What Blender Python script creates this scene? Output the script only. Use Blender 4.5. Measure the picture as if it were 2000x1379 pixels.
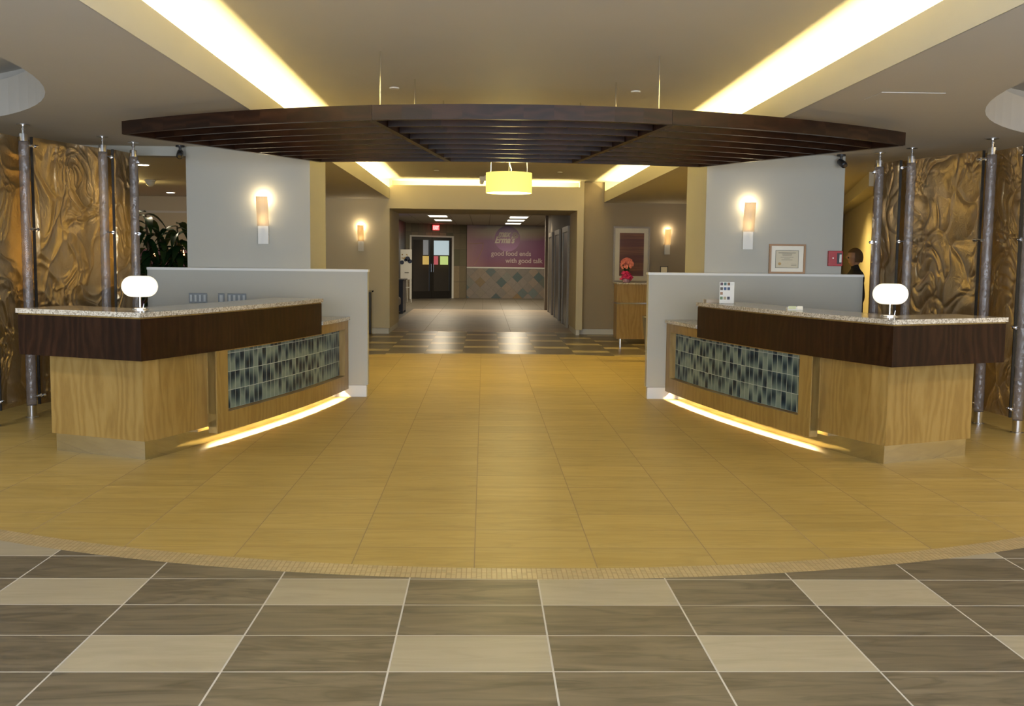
import bpy, bmesh, math, random
from mathutils import Vector, Matrix, noise
random.seed(7)
PI = math.pi
sc = bpy.context.scene
for o in list(bpy.data.objects): bpy.data.objects.remove(o)
C = sc.collection

# ------------------------------------------------------------------ camera
CAM = (-0.2643, 0.0, 1.49); FPX = 1994.0
cd = bpy.data.cameras.new('camera'); cam = bpy.data.objects.new('camera', cd); C.objects.link(cam)
cd.sensor_width = 36.0; cd.lens = FPX * 36.0 / 2000.0; cd.clip_end = 200
pt, yw, rl = .0911, .0282, .0109
F = Vector((math.sin(yw)*math.cos(pt), math.cos(yw)*math.cos(pt), -math.sin(pt)))
R0 = Vector((math.cos(yw), -math.sin(yw), 0)); U0 = R0.cross(F)
RR = R0*math.cos(rl) + U0*math.sin(rl); UU = -R0*math.sin(rl) + U0*math.cos(rl)
m = Matrix((RR, UU, -F)).transposed().to_4x4(); m.translation = Vector(CAM)
cam.matrix_world = m
sc.camera = cam

# ------------------------------------------------------------------ world and exposure
w = bpy.data.worlds.new('world'); sc.world = w; w.use_nodes = True
bg = w.node_tree.nodes['Background']; bg.inputs[0].default_value = (.62, .72, .85, 1); bg.inputs[1].default_value = .5
vs = sc.view_settings; vs.view_transform = 'Standard'; vs.look = 'None'; vs.gamma = 1; vs.use_curve_mapping = False
vs.exposure = 0.85
sc.cycles.max_bounces = 7; sc.cycles.diffuse_bounces = 4; sc.cycles.glossy_bounces = 4
sc.cycles.caustics_reflective = False; sc.cycles.caustics_refractive = False
sc.cycles.use_denoising = True; sc.cycles.sample_clamp_indirect = 4.0

WARM = (1.0, .79, .30); WARM2 = (1.0, .74, .42); DAY = (.78, .87, 1.0)
def area(name, loc, sx, sy, power, col, d=(0, 0, -1), up='Y'):
    l = bpy.data.lights.new(name, 'AREA'); l.shape = 'RECTANGLE'; l.size = sx; l.size_y = sy
    l.energy = power; l.color = col
    o = bpy.data.objects.new(name, l); C.objects.link(o); o.location = loc
    o.rotation_euler = Vector(d).to_track_quat('-Z', up).to_euler()
    return o
def point(name, loc, power, col, r=.03):
    l = bpy.data.lights.new(name, 'POINT'); l.energy = power; l.color = col; l.shadow_soft_size = r
    o = bpy.data.objects.new(name, l); C.objects.link(o); o.location = loc
    return o
def spot(name, loc, power, col, d=(0, 0, -1), ang=90, r=.05):
    l = bpy.data.lights.new(name, 'SPOT'); l.energy = power; l.color = col; l.shadow_soft_size = r
    l.spot_size = math.radians(ang); l.spot_blend = .6
    o = bpy.data.objects.new(name, l); C.objects.link(o); o.location = loc
    o.rotation_euler = Vector(d).to_track_quat('-Z', 'Y').to_euler()
    return o
# daylight from the glazed entrance behind the camera
area('entrance_daylight', (0, -2.2, 1.5), 13, 2.4, 620, DAY, (0, 1, .02), 'Z')
# strip lamps on the cove shelves
for s in (-1, 1):
    area('cove_strip', (s*2.36, 9.2, 2.735), .06, 22.0, 430, WARM, (0, 0, 1))
area('cove_strip_rear', (-.2, 20.62, 2.86), 3.5, .06, 55, WARM, (0, 0, 1))
# warm spots over the aisle, no fixtures modelled
for x, y in [(-1.0, 14), (1.0, 14), (-1, 17.5), (1, 17.5)]:
    spot('aisle_spot', (x, y, 3.03), 26, WARM, (0, 0, -1), 115)

for x, y in [(-5.4, 6.2), (5.4, 6.2), (-5.4, 2.0), (5.4, 2.0)]:
    spot('side_fill', (x, y, 2.62), 95, (1, .90, .78), (0, 0, -1), 135, .15)  # added fill spots that brighten the side areas, no fixtures there

# ------------------------------------------------------------------ materials
class NT:
    def __init__(s, name):
        s.m = bpy.data.materials.new(name); s.m.use_nodes = True; s.t = s.m.node_tree
        s.b = s.t.nodes['Principled BSDF']; s.out = s.t.nodes['Material Output']
    def n(s, t, **k):
        x = s.t.nodes.new(t)
        for a, v in k.items(): setattr(x, a, v)
        return x
    def l(s, a, b): s.t.links.new(a, b)
    def inp(s, sock, v):
        if hasattr(v, 'is_output') or isinstance(v, bpy.types.NodeSocket): s.l(v, sock)
        else: sock.default_value = v
    def math(s, op, a, b=0.0, c=0.0):
        x = s.n('ShaderNodeMath', operation=op)
        for i, v in enumerate((a, b, c)):
            if i < len(x.inputs): s.inp(x.inputs[i], v)
        return x.outputs[0]
    def coord(s, kind='Object'): return s.n('ShaderNodeTexCoord').outputs[kind]
    def mapping(s, v, scale=(1, 1, 1), loc=(0, 0, 0), rot=(0, 0, 0)):
        x = s.n('ShaderNodeMapping'); s.l(v, x.inputs['Vector']); x.inputs['Scale'].default_value = scale
        x.inputs['Location'].default_value = loc; x.inputs['Rotation'].default_value = rot
        return x.outputs[0]
    def noise(s, v, scale=5, detail=4, rough=.5, dist=0):
        x = s.n('ShaderNodeTexNoise'); s.l(v, x.inputs['Vector']); x.inputs['Scale'].default_value = scale
        x.inputs['Detail'].default_value = detail; x.inputs['Roughness'].default_value = rough
        x.inputs['Distortion'].default_value = dist
        return x.outputs['Fac']
    def ramp(s, f, stops):
        x = s.n('ShaderNodeValToRGB'); s.l(f, x.inputs[0]); e = x.color_ramp.elements
        while len(e) < len(stops): e.new(.5)
        for i, (p, c) in enumerate(stops): e[i].position = p; e[i].color = (*c, 1)
        return x.outputs[0]
    def mix(s, f, a, b):
        x = s.n('ShaderNodeMix', data_type='RGBA'); s.inp(x.inputs['Factor'], f)
        for sk, v in ((x.inputs[6], a), (x.inputs[7], b)):
            s.inp(sk, (*v, 1) if isinstance(v, tuple) and len(v) == 3 else v)
        return x.outputs[2]
    def sep(s, v):
        x = s.n('ShaderNodeSeparateXYZ'); s.l(v, x.inputs[0]); return x.outputs
    def comb(s, x_, y_, z_=0.0):
        x = s.n('ShaderNodeCombineXYZ')
        for i, v in enumerate((x_, y_, z_)): s.inp(x.inputs[i], v)
        return x.outputs[0]
    def bump(s, h, strength=.2, dist=.01):
        x = s.n('ShaderNodeBump'); s.l(h, x.inputs['Height']); x.inputs['Strength'].default_value = strength
        x.inputs['Distance'].default_value = dist; s.l(x.outputs[0], s.b.inputs['Normal'])
    def base(s, c): s.inp(s.b.inputs['Base Color'], (*c, 1) if isinstance(c, tuple) and len(c) == 3 else c)
    def set(s, rough=.5, metal=0.0, spec=.5):
        s.b.inputs['Roughness'].default_value = rough; s.b.inputs['Metallic'].default_value = metal
        s.b.inputs['Specular IOR Level'].default_value = spec
def plain(name, col, rough=.5, metal=0.0, spec=.5, var=.04, vs_=6.0):
    t = NT(name); f = t.noise(t.coord(), vs_, 3)
    a = tuple(max(0, c*(1-var)) for c in col); b = tuple(min(1, c*(1+var)) for c in col)
    t.base(t.ramp(f, [(.3, a), (.7, b)])); t.set(rough, metal, spec)
    return t.m
def emit(name, col, strength, base=(.8, .8, .8)):
    t = NT(name); t.base(base); t.b.inputs['Emission Color'].default_value = (*col, 1)
    t.b.inputs['Emission Strength'].default_value = strength; t.set(.4)
    return t.m
def paint(name, col, rough=.7):
    t = NT(name); c = t.coord(); f = t.noise(c, 1.3, 3)
    t.base(t.ramp(f, [(.3, tuple(x*.97 for x in col)), (.7, col)])); t.set(rough, 0, .3)
    t.bump(t.noise(c, 180, 2), .04, .002)
    return t.m
M = {}
M['wall'] = paint('wall_paint', (.43, .415, .355))
M['wall_warm'] = paint('wall_paint_warm', (.62, .55, .40))
M['wall_taupe'] = paint('wall_paint_taupe', (.36, .30, .22))
M['ceil'] = paint('ceiling_paint', (.57, .54, .49))
M['cove'] = paint('cove_paint', (.66, .62, .50))
M['white'] = paint('white_paint', (.72, .70, .64), .5)
M['chrome'] = plain('chrome', (.72, .72, .74), .14, 1.0)
M['steel'] = plain('brushed_steel', (.74, .73, .68), .09, 1.0)
M['black'] = plain('black_plastic', (.015, .015, .017), .4)
M['darkframe'] = plain('dark_bronze', (.02, .018, .016), .35, .3)

def maple(name, k=1.0, dark=False, rot=False):
    t = NT(name); uv = t.coord('UV')
    if rot: uv = t.mapping(uv, (1, 1, 1), (0, 0, 0), (0, 0, PI/2))
    c = t.mapping(uv, (1.5, .38, 1)); wv = t.n('ShaderNodeTexWave', wave_type='BANDS', bands_direction='X')
    t.l(c, wv.inputs['Vector']); wv.inputs['Scale'].default_value = 2.6; wv.inputs['Distortion'].default_value = 16
    wv.inputs['Detail'].default_value = 3; wv.inputs['Detail Scale'].default_value = 1.2
    fine = t.noise(t.mapping(uv, (90, 5, 1)), 3, 3)
    big = t.noise(t.mapping(uv, (2.4, 1.3, 1)), 1.6, 3)
    f = t.math('ADD', t.math('MULTIPLY', wv.outputs['Fac'], .26), t.math('ADD', t.math('MULTIPLY', fine, .3), t.math('MULTIPLY', big, .45)))
    if dark: st = [(.25, (.009, .003, .0013)), (.55, (.020, .007, .0028)), (.85, (.042, .016, .007))]
    else: st = [(.2, (.20, .115, .030)), (.5, (.275, .172, .047)), (.85, (.335, .222, .072))]
    t.base(t.ramp(f, st)); t.set(.32 if not dark else .38, 0, .5 if not dark else .25); t.bump(fine, .05, .002)
    return t.m
M['maple'] = maple('maple_veneer'); M['wenge'] = maple('wenge_veneer', dark=True); M['wenge_beam'] = maple('wenge_beam', dark=True, rot=True)

t = NT('granite'); c = t.coord()
v1 = t.n('ShaderNodeTexVoronoi'); t.l(c, v1.inputs['Vector']); v1.inputs['Scale'].default_value = 110
f1 = t.sep(v1.outputs['Color'])[0]
col = t.ramp(f1, [(.0, (.12, .095, .07)), (.25, (.36, .31, .24)), (.55, (.55, .49, .39)), (.85, (.72, .68, .60))])
t.base(t.mix(t.math('MULTIPLY', t.noise(c, 40, 4), .5), col, (.62, .56, .46))); t.set(.12, 0, .6); M['granite'] = t.m

def tilemat(name, T, Y0, X0, checker, colA, colB, grout, gw=.0035, rough=.25, YW=.6, vein_k=.45):
    """rectangular stone tiles on a world grid; colA veined tile colours (lo, mid, hi), colB the accents"""
    t = NT(name); c = t.coord(); x, y, z = t.sep(c)
    u = t.math('DIVIDE', t.math('SUBTRACT', x, X0), YW); v = t.math('DIVIDE', t.math('SUBTRACT', y, Y0), T)
    iu = t.math('FLOOR', u); iv = t.math('FLOOR', v); fu = t.math('FRACT', u); fv = t.math('FRACT', v)
    wn = t.n('ShaderNodeTexWhiteNoise', noise_dimensions='2D'); t.l(t.comb(iu, iv), wn.inputs['Vector']); rnd = wn.outputs['Value']
    p = t.comb(t.math('ADD', t.math('MULTIPLY', x, 1.5), t.math('MULTIPLY', rnd, 37)), t.math('ADD', t.math('MULTIPLY', y, 11), t.math('MULTIPLY', rnd, 19)), 0.0)
    n1 = t.noise(p, 1.0, 5, .6, 1.2)
    p2 = t.comb(t.math('ADD', t.math('MULTIPLY', x, 1.1), t.math('MULTIPLY', rnd, 71)), t.math('ADD', t.math('MULTIPLY', y, 6), t.math('MULTIPLY', rnd, 7)), 0.0)
    n2 = t.noise(p2, 1.2, 3, .5, .8)
    vein = t.math('SUBTRACT', 1.0, t.math('MINIMUM', t.math('MULTIPLY', t.math('ABSOLUTE', t.math('SUBTRACT', n2, .5)), 22.0), 1.0))
    A = t.ramp(n1, [(.25, colA[0]), (.5, colA[1]), (.75, colA[2])])
    A = t.mix(t.math('MULTIPLY', vein, vein_k), A, tuple(k*.55 for k in colA[0]))
    if checker:
        B = t.ramp(n1, [(.3, colB[0]), (.6, colB[1])])
        k = t.math('FLOORED_MODULO', t.math('ADD', t.math('ADD', iv, t.math('MULTIPLY', iu, 2.0)), 2.0), 4.0)
        A = t.mix(t.math('LESS_THAN', k, .5), A, B)
    hsv = t.n('ShaderNodeHueSaturation'); t.l(A, hsv.inputs['Color']); t.l(t.math('ADD', .93, t.math('MULTIPLY', rnd, .14)), hsv.inputs['Value'])
    du = t.math('MULTIPLY', t.math('MINIMUM', fu, t.math('SUBTRACT', 1.0, fu)), YW)
    dv = t.math('MULTIPLY', t.math('MINIMUM', fv, t.math('SUBTRACT', 1.0, fv)), T)
    g = t.math('LESS_THAN', t.math('MINIMUM', du, dv), gw)
    t.base(t.mix(g, hsv.outputs[0], grout)); t.set(rough, 0, .45)
    t.inp(t.b.inputs['Roughness'], t.math('ADD', rough, t.math('MULTIPLY', g, .3)))
    t.bump(t.math('SUBTRACT', t.math('MULTIPLY', n1, .15), g), .12, .002)
    return t.m
TAUPE = ((.090, .074, .050), (.150, .124, .085), (.205, .172, .120)); CREAM = ((.33, .285, .20), (.39, .345, .25))
M['floor_front'] = tilemat('taupe_and_cream_tile', .359, 3.585, 0, True, TAUPE, CREAM, (.55, .52, .46), rough=.42)
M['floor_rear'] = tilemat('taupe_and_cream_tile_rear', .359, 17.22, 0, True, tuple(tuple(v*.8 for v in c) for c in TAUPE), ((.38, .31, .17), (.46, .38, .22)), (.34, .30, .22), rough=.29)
M['floor_tan'] = tilemat('honey_stone_tile', .353, 5.54, .3, False, ((.37, .255, .068), (.43, .305, .088), (.48, .355, .12)), CREAM, (.30, .22, .12), .0025, .46, vein_k=.18)
M['floor_mosaic'] = tilemat('mosaic_border_tile', .085, 0, 0, False, ((.41, .31, .15), (.45, .35, .18), (.50, .39, .21)), CREAM, (.36, .27, .16), .0022, .35, .024)
M['floor_pink'] = tilemat('pale_stone_tile', 1.2, 21.1, .3, False, ((.36, .26, .17), (.42, .315, .21), (.48, .37, .26)), CREAM, (.25, .18, .12), .005, .46, 1.8)
M['floor_dark'] = tilemat('grey_stone_tile', .6, 0, .3, False, ((.10, .085, .06), (.13, .11, .08), (.17, .145, .105)), CREAM, (.08, .07, .05), .004, .4)

t = NT('glazed_wall_tile'); u, v, _ = t.sep(t.coord('UV'))
TW, TH = .0765, .1515
iu = t.math('FLOOR', t.math('DIVIDE', u, TW)); iv = t.math('FLOOR', t.math('DIVIDE', v, TH))
fu = t.math('FRACT', t.math('DIVIDE', u, TW)); fv = t.math('FRACT', t.math('DIVIDE', v, TH))
wn = t.n('ShaderNodeTexWhiteNoise', noise_dimensions='2D'); t.l(t.comb(iu, iv), wn.inputs['Vector'])
r1, r2, r3 = t.sep(wn.outputs['Color'])
cy = t.math('MULTIPLY', r1, 1.3); cx = r2
d = t.math('SQRT', t.math('ADD', t.math('POWER', t.math('MULTIPLY', t.math('SUBTRACT', fu, cx), .55), 2.0), t.math('POWER', t.math('MULTIPLY', t.math('SUBTRACT', fv, cy), 1.25), 2.0)))
d = t.math('ADD', d, t.math('MULTIPLY', t.math('SUBTRACT', t.noise(t.comb(t.math('MULTIPLY', u, 30), t.math('MULTIPLY', v, 8)), 1, 2), .5), .5))
d = t.math('ADD', d, t.math('MULTIPLY', r3, .25))
col = t.ramp(d, [(.12, (.006, .013, .024)), (.38, (.020, .040, .055)), (.68, (.085, .125, .125)), (1.0, (.17, .22, .19))])
g = t.math('LESS_THAN', t.math('MINIMUM', t.math('MULTIPLY', t.math('MINIMUM', fu, t.math('SUBTRACT', 1.0, fu)), TW), t.math('MULTIPLY', t.math('MINIMUM', fv, t.math('SUBTRACT', 1.0, fv)), TH)), .0022)
t.base(t.mix(g, col, (.40, .44, .40))); t.set(.3, 0, .15); t.bump(t.math('SUBTRACT', 1.0, g), .3, .002); M['glass_tile'] = t.m

t = NT('crinkled_gold_film'); c = t.coord()
f = t.noise(t.mapping(c, (3, 3, 2)), 2, 3, .5, 1.5)
t.base(t.ramp(f, [(.3, (.40, .305, .18)), (.55, (.46, .355, .22)), (.8, (.52, .41, .27))])); t.set(.30, .93, .5)
t.bump(t.noise(t.mapping(c, (5, 5, 4)), 3, 2, .5, 1.5), .22, .02)
tr = t.n('ShaderNodeBsdfTranslucent'); tr.inputs[0].default_value = (.9, .62, .22, 1)
mx = t.n('ShaderNodeMixShader'); mx.inputs[0].default_value = .12
t.l(t.b.outputs[0], mx.inputs[1]); t.l(tr.outputs[0], mx.inputs[2]); t.l(mx.outputs[0], t.out.inputs[0]); M['gold'] = t.m

t = NT('clear_acrylic'); c = t.coord()
t.base(t.ramp(t.noise(t.mapping(c, (20, 20, 7)), 2, 4, .6, 1.5), [(.4, (.20, .165, .15)), (.62, (.30, .26, .25)), (.72, (.70, .66, .72))]))  # pale streaks in the tube colour stand in for highlights
t.set(.12, 0, .8); t.b.inputs['Alpha'].default_value = .42
t.bump(t.noise(t.mapping(c, (14, 14, 9)), 2, 3), .6, .02); M['acrylic'] = t.m
t = NT('clear_glass'); t.base((.1, .09, .07)); t.set(.03, 0, .5); t.b.inputs['Alpha'].default_value = .12; M['glass'] = t.m

def slate(name, cols, sx, sy, rot=0, gd=.008):
    t = NT(name); uv = t.mapping(t.coord('UV'), (1, 1, 1), (0, 0, 0), (0, 0, rot)); u, v, _ = t.sep(uv)
    U = t.math('DIVIDE', u, sx); V = t.math('DIVIDE', v, sy)
    iu = t.math('FLOOR', U); iv = t.math('FLOOR', V); fu = t.math('FRACT', U); fv = t.math('FRACT', V)
    wn = t.n('ShaderNodeTexWhiteNoise', noise_dimensions='2D'); t.l(t.comb(iu, iv), wn.inputs['Vector'])
    a = t.ramp(wn.outputs['Value'], cols)
    n1 = t.noise(uv, 9, 5, .65)
    a = t.mix(t.math('MULTIPLY', n1, .55), a, (.10, .085, .06))
    g = t.math('LESS_THAN', t.math('MINIMUM', t.math('MULTIPLY', t.math('MINIMUM', fu, t.math('SUBTRACT', 1.0, fu)), sx), t.math('MULTIPLY', t.math('MINIMUM', fv, t.math('SUBTRACT', 1.0, fv)), sy)), gd)
    t.base(t.mix(g, a, (.12, .10, .08))); t.set(.45); t.bump(n1, .3, .01)
    return t.m
M['slate_diamond'] = slate('slate_diamond_tile', [(0, (.20, .17, .145)), (.45, (.26, .215, .18)), (.6, (.30, .22, .15)), (.74, (.15, .19, .18)), (.86, (.055, .09, .10)), (.93, (.06, .11, .11)), (1.0, (.30, .17, .05))], .29, .29, PI/4, .003)
M['slate_wall'] = slate('slate_block_wall', [(0, (.10, .11, .06)), (.3, (.18, .16, .10)), (.5, (.24, .19, .12)), (.75, (.13, .13, .07)), (1.0, (.33, .25, .15))], .31, .62)
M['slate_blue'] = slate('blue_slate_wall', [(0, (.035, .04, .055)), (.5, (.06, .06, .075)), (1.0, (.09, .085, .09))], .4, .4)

# ------------------------------------------------------------------ mesh helpers
def boxuv(bm):
    uvl = bm.loops.layers.uv.verify(); bm.normal_update()
    for f in bm.faces:
        n = f.normal
        if abs(n.z) > .7:
            for l in f.loops: l[uvl].uv = (l.vert.co.x, l.vert.co.y)
        else:
            tx = Vector((-n.y, n.x, 0)).normalized()
            for l in f.loops: l[uvl].uv = (l.vert.co.dot(tx), l.vert.co.z)
def setp(o, label=None, cat=None, group=None, kind=None):
    for k, v in (('label', label), ('category', cat), ('group', group), ('kind', kind)):
        if v: o[k] = v
def obj(name, bm, mat, parent=None, uv=True, smooth=False):
    if uv: boxuv(bm)
    bmesh.ops.recalc_face_normals(bm, faces=bm.faces)
    me = bpy.data.meshes.new(name); bm.to_mesh(me); bm.free()
    if parent is not None: me.transform(Matrix.Translation(-abs_loc(parent)))
    me.materials.append(mat)
    if smooth:
        for p in me.polygons: p.use_smooth = True
    o = bpy.data.objects.new(name, me); C.objects.link(o)
    if parent is not None: o.parent = parent
    return o
def abs_loc(o):
    v = Vector(o.location)
    while o.parent: o = o.parent; v += Vector(o.location)
    return v
def thing(name, label, cat, loc, group=None):
    o = bpy.data.objects.new(name, None); C.objects.link(o); o.location = loc; o.empty_display_size = .1
    setp(o, label, cat, group); return o
def struct(name, bm, mat, **k):
    o = obj(name, bm, mat, **k); setp(o, kind='structure'); return o
def box(bm, x0, x1, y0, y1, z0, z1, ang=0, piv=None):
    g = bmesh.ops.create_cube(bm, size=1)['verts']
    bmesh.ops.scale(bm, vec=(abs(x1-x0), abs(y1-y0), abs(z1-z0)), verts=g)
    bmesh.ops.translate(bm, vec=((x0+x1)/2, (y0+y1)/2, (z0+z1)/2), verts=g)
    if ang: bmesh.ops.rotate(bm, cent=piv or ((x0+x1)/2, (y0+y1)/2, 0), matrix=Matrix.Rotation(ang, 3, 'Z'), verts=g)
    return bm
def B(*a, **k): return box(bmesh.new(), *a, **k)
def bevel(bm, r, seg=2):
    bmesh.ops.bevel(bm, geom=bm.edges[:], offset=r, segments=seg, affect='EDGES', profile=.5); return bm
def prism(bm, pts, z0, z1):
    a = [bm.verts.new((x, y, z0)) for x, y in pts]; b = [bm.verts.new((x, y, z1)) for x, y in pts]; n = len(pts)
    bm.faces.new(a); bm.faces.new(b[::-1])
    for i in range(n): bm.faces.new((a[i], b[i], b[(i+1) % n], a[(i+1) % n]))
    return bm
def lathe(bm, prof, cx=0, cy=0, n=32, caps=True):
    rings = []
    for r, z in prof: rings.append([bm.verts.new((cx+r*math.cos(2*PI*i/n), cy+r*math.sin(2*PI*i/n), z)) for i in range(n)])
    for a, b in zip(rings, rings[1:]):
        for i in range(n): bm.faces.new((a[i], a[(i+1) % n], b[(i+1) % n], b[i]))
    if caps: bm.faces.new(rings[0][::-1]); bm.faces.new(rings[-1])
    return bm
def tube(bm, pts, r, n=10):
    pts = [Vector(p) for p in pts]; rings = []
    for i, p in enumerate(pts):
        d = (pts[min(i+1, len(pts)-1)] - pts[max(i-1, 0)]).normalized()
        a = d.cross(Vector((0, 0, 1)) if abs(d.z) < .9 else Vector((1, 0, 0))).normalized(); b = d.cross(a)
        rr = r[i] if isinstance(r, (list, tuple)) else r
        rings.append([bm.verts.new(p + a*rr*math.cos(2*PI*k/n) + b*rr*math.sin(2*PI*k/n)) for k in range(n)])
    for a, b in zip(rings, rings[1:]):
        for k in range(n): bm.faces.new((a[k], a[(k+1) % n], b[(k+1) % n], b[k]))
    bm.faces.new(rings[0][::-1]); bm.faces.new(rings[-1]); return bm
def quad(pts):
    bm = bmesh.new(); bm.faces.new([bm.verts.new(p) for p in pts]); return bm

# ------------------------------------------------------------------ floor
def yA(x, r=6.4): return 11.06 - math.sqrt(max(r*r - x*x, 1.0))
def yB(x): return yA(x, 6.4) + .17
def yC(x): return 9.15 + math.sqrt(max(49.0 - x*x, 1.0))
XS = [-7.6 + 15.2*i/152 for i in range(153)]
def strip(f0, f1, z=0.0):
    bm = bmesh.new(); a = [bm.verts.new((x, f0(x), z)) for x in XS]; b = [bm.verts.new((x, f1(x), z)) for x in XS]
    for i in range(len(XS)-1): bm.faces.new((a[i], a[i+1], b[i+1], b[i]))
    return bm
struct('floor', strip(lambda x: -2.6, yA), M['floor_front'])
struct('floor', strip(yA, yB), M['floor_mosaic'])
struct('floor', strip(yB, yC), M['floor_tan'])
struct('floor', strip(yC, lambda x: 21.1), M['floor_rear'])
struct('floor', quad([(-2.35, 21.1, 0), (7.6, 21.1, 0), (7.6, 30.5, 0), (-2.35, 30.5, 0)]), M['floor_pink'])
bm = bmesh.new()
for a, b, c_, d_ in ((-7.6, -2.35, 21.1, 30.5), (-7.6, 7.6, 30.5, 44)):
    bm.faces.new([bm.verts.new(p) for p in ((a, c_, 0), (b, c_, 0), (b, d_, 0), (a, d_, 0))])
struct('floor', bm, M['floor_dark'])

# ------------------------------------------------------------------ ceilings
ZS, ZC, XC = 2.65, 3.05, 2.13
def ceiling_side(s):
    """low soffit with a round recess"""
    cx, cy, r = s*6.9, 6.1, 3.77
    n = 96; bm = bmesh.new(); x0, x1, y0, y1 = XC, 12.0, -2.6, 12.4
    ring, outer = [], []
    for i in range(n):
        a = 2*PI*i/n; dx, dy = math.cos(a), math.sin(a)
        ring.append((cx + r*dx, cy + r*dy))
        ks = []
        X0, X1 = sorted((s*x0, s*x1))
        if dx > 1e-6: ks.append((X1-cx)/dx)
        if dx < -1e-6: ks.append((X0-cx)/dx)
        if dy > 1e-6: ks.append((y1-cy)/dy)
        if dy < -1e-6: ks.append((y0-cy)/dy)
        k = min(ks); outer.append((cx+k*dx, cy+k*dy))
    for (ca, cb) in ((X0, y0), (X1, y0), (X0, y1), (X1, y1)):   # snap nearest outer points to the corners
        j = min(range(n), key=lambda q: (outer[q][0]-ca)**2 + (outer[q][1]-cb)**2); outer[j] = (ca, cb)
    a = [bm.verts.new((*p, ZS)) for p in ring]; b = [bm.verts.new((*p, ZS)) for p in outer]
    up = [bm.verts.new((p[0], p[1], ZS+.30)) for p in ring]
    for i in range(n):
        j = (i+1) % n
        bm.faces.new((a[i], a[j], b[j], b[i])); bm.faces.new((a[i], up[i], up[j], a[j]))
    up2 = [bm.verts.new((cx+(x-cx)*1.05, cy+(y-cy)*1.05, ZS+.30)) for x, y in ring]
    top = [bm.verts.new((cx+(x-cx)*1.05, cy+(y-cy)*1.05, ZS+.42)) for x, y in ring]
    for i in range(n):
        j = (i+1) % n
        bm.faces.new((up[i], up2[i], up2[j], up[j])); bm.faces.new((up2[i], top[i], top[j], up2[j]))
    bm.faces.new(top)
    xa, xb = sorted((s*XC, s*12))
    bm.faces.new([bm.verts.new(p) for p in ((xa, 12.4, ZS), (xb, 12.4, ZS), (xb, 21.5, ZS), (xa, 21.5, ZS))])
    return bm
struct('ceiling', ceiling_side(-1), M['ceil']); struct('ceiling', ceiling_side(1), M['ceil'])
bm = B(-2.75, 2.75, -2.6, 21.5, ZC, ZC+.05)
struct('ceiling', bm, M['ceil'])
for s in (-1, 1):
    bm = bmesh.new(); a, b = sorted((s*XC, s*(XC+.035)))
    ye = 20.3 if s < 0 else 20.5
    box(bm, a, b, -2.6, ye, ZS+.003, 2.87)
    a, b = sorted((s*(XC+.035), s*2.75)); box(bm, a, b, -2.6, ye, ZS+.005, ZS+.05)
    a, b = sorted((s*2.70, s*2.75)); box(bm, a, b, -2.6, 21.5, ZS+.05, ZC)
    struct('trim_1' if s < 0 else 'trim_2', bm, M['cove'])
# rear cove and header over the passage
bm = bmesh.new(); box(bm, -2.75, -2.18, 20.3, 20.36, ZS, ZC); box(bm, 2.13, 2.75, 20.5, 20.58, ZS, ZC); box(bm, -2.13, 1.66, 20.3, 20.34, 2.47, 2.93); box(bm, -2.13, 1.66, 20.34, 20.95, 2.66, 2.72)
box(bm, -2.13, 1.66, 20.34, 22.5, 2.47, 2.52)
box(bm, -2.18, -2.13, 20.3, 20.95, 2.65, ZC); box(bm, 1.62, 1.66, 20.34, 20.62, 2.72, ZC); box(bm, -2.2, 1.7, 20.9, 20.95, 2.7, ZC)
struct('trim_3', bm, M['wall_warm'])
# hall drop ceiling
t = NT('ceiling_panel_grid'); c = t.coord(); x, y, _ = t.sep(c)
fx = t.math('FRACT', t.math('DIVIDE', t.math('ADD', x, .1), .61)); fy = t.math('FRACT', t.math('DIVIDE', y, 1.22))
g = t.math('MAXIMUM', t.math('LESS_THAN', fx, .035), t.math('LESS_THAN', fy, .02))
t.base(t.mix(g, (.42, .39, .34), (.22, .20, .17))); t.set(.8); M['grid'] = t.m
struct('ceiling', B(-6, 6, 22.5, 44, 2.80, 2.85), M['grid'])

# ------------------------------------------------------------------ walls
struct('wall_left', B(-7.7, -7.6, -2.6, 20.3, 0, 2.65), M['wall'])
struct('wall_right', B(7.6, 7.7, -2.6, 20.6, 0, 2.65), M['wall_warm'])
def column(s, x1):
    a, b = sorted((s*XC, s*x1)); return B(a, b, 11.075, 12.15, 0, ZS)
struct('wall_column_left', column(-1, 3.44), M['wall']); struct('wall_column_right', column(1, 3.63), M['wall'])
struct('wall_header_left', B(-7.6, -3.44, 11.1, 11.3, 2.55, ZS), M['wall'])
# rear wall left of the passage (pier) and its jamb
bm = bmesh.new(); box(bm, -7.6, -2.13, 20.3, 20.5, .11, 2.65); box(bm, -2.45, -2.13, 20.5, 22.5, .11, 2.52)
struct('wall_back_left', bm, M['wall_warm'])
bm = bmesh.new(); box(bm, -7.6, -2.15, 20.33, 20.5, 0, .105); box(bm, -2.43, -2.15, 20.5, 22.5, 0, .105)
struct('baseboard_back_left', bm, M['white'])
struct('trim_4', B(-7.6, -4.2, 20.26, 20.3, 2.33, 2.37), M['white'])
bm = bmesh.new(); box(bm, 1.57, 1.66, 20.35, 22.0, .11, 2.47); box(bm, 1.66, 1.70, 20.3, 20.62, .11, ZC); box(bm, 1.57, 1.66, 20.3, 20.35, .11, 2.47)
struct('wall_jamb_right', bm, M['wall_warm'])
struct('baseboard_jamb_right', B(1.58, 1.65, 20.33, 22.0, 0, .105), M['white'])
struct('wall_back_right', B(1.66, 7.6, 20.6, 20.75, .11, ZC), M['wall_taupe'])
struct('baseboard_back_right', B(1.66, 7.6, 20.62, 20.75, 0, .105), M['white'])
struct('trim_5', B(3.86, 4.0, 20.42, 20.6, 0, 2.25), M['white'])
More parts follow.
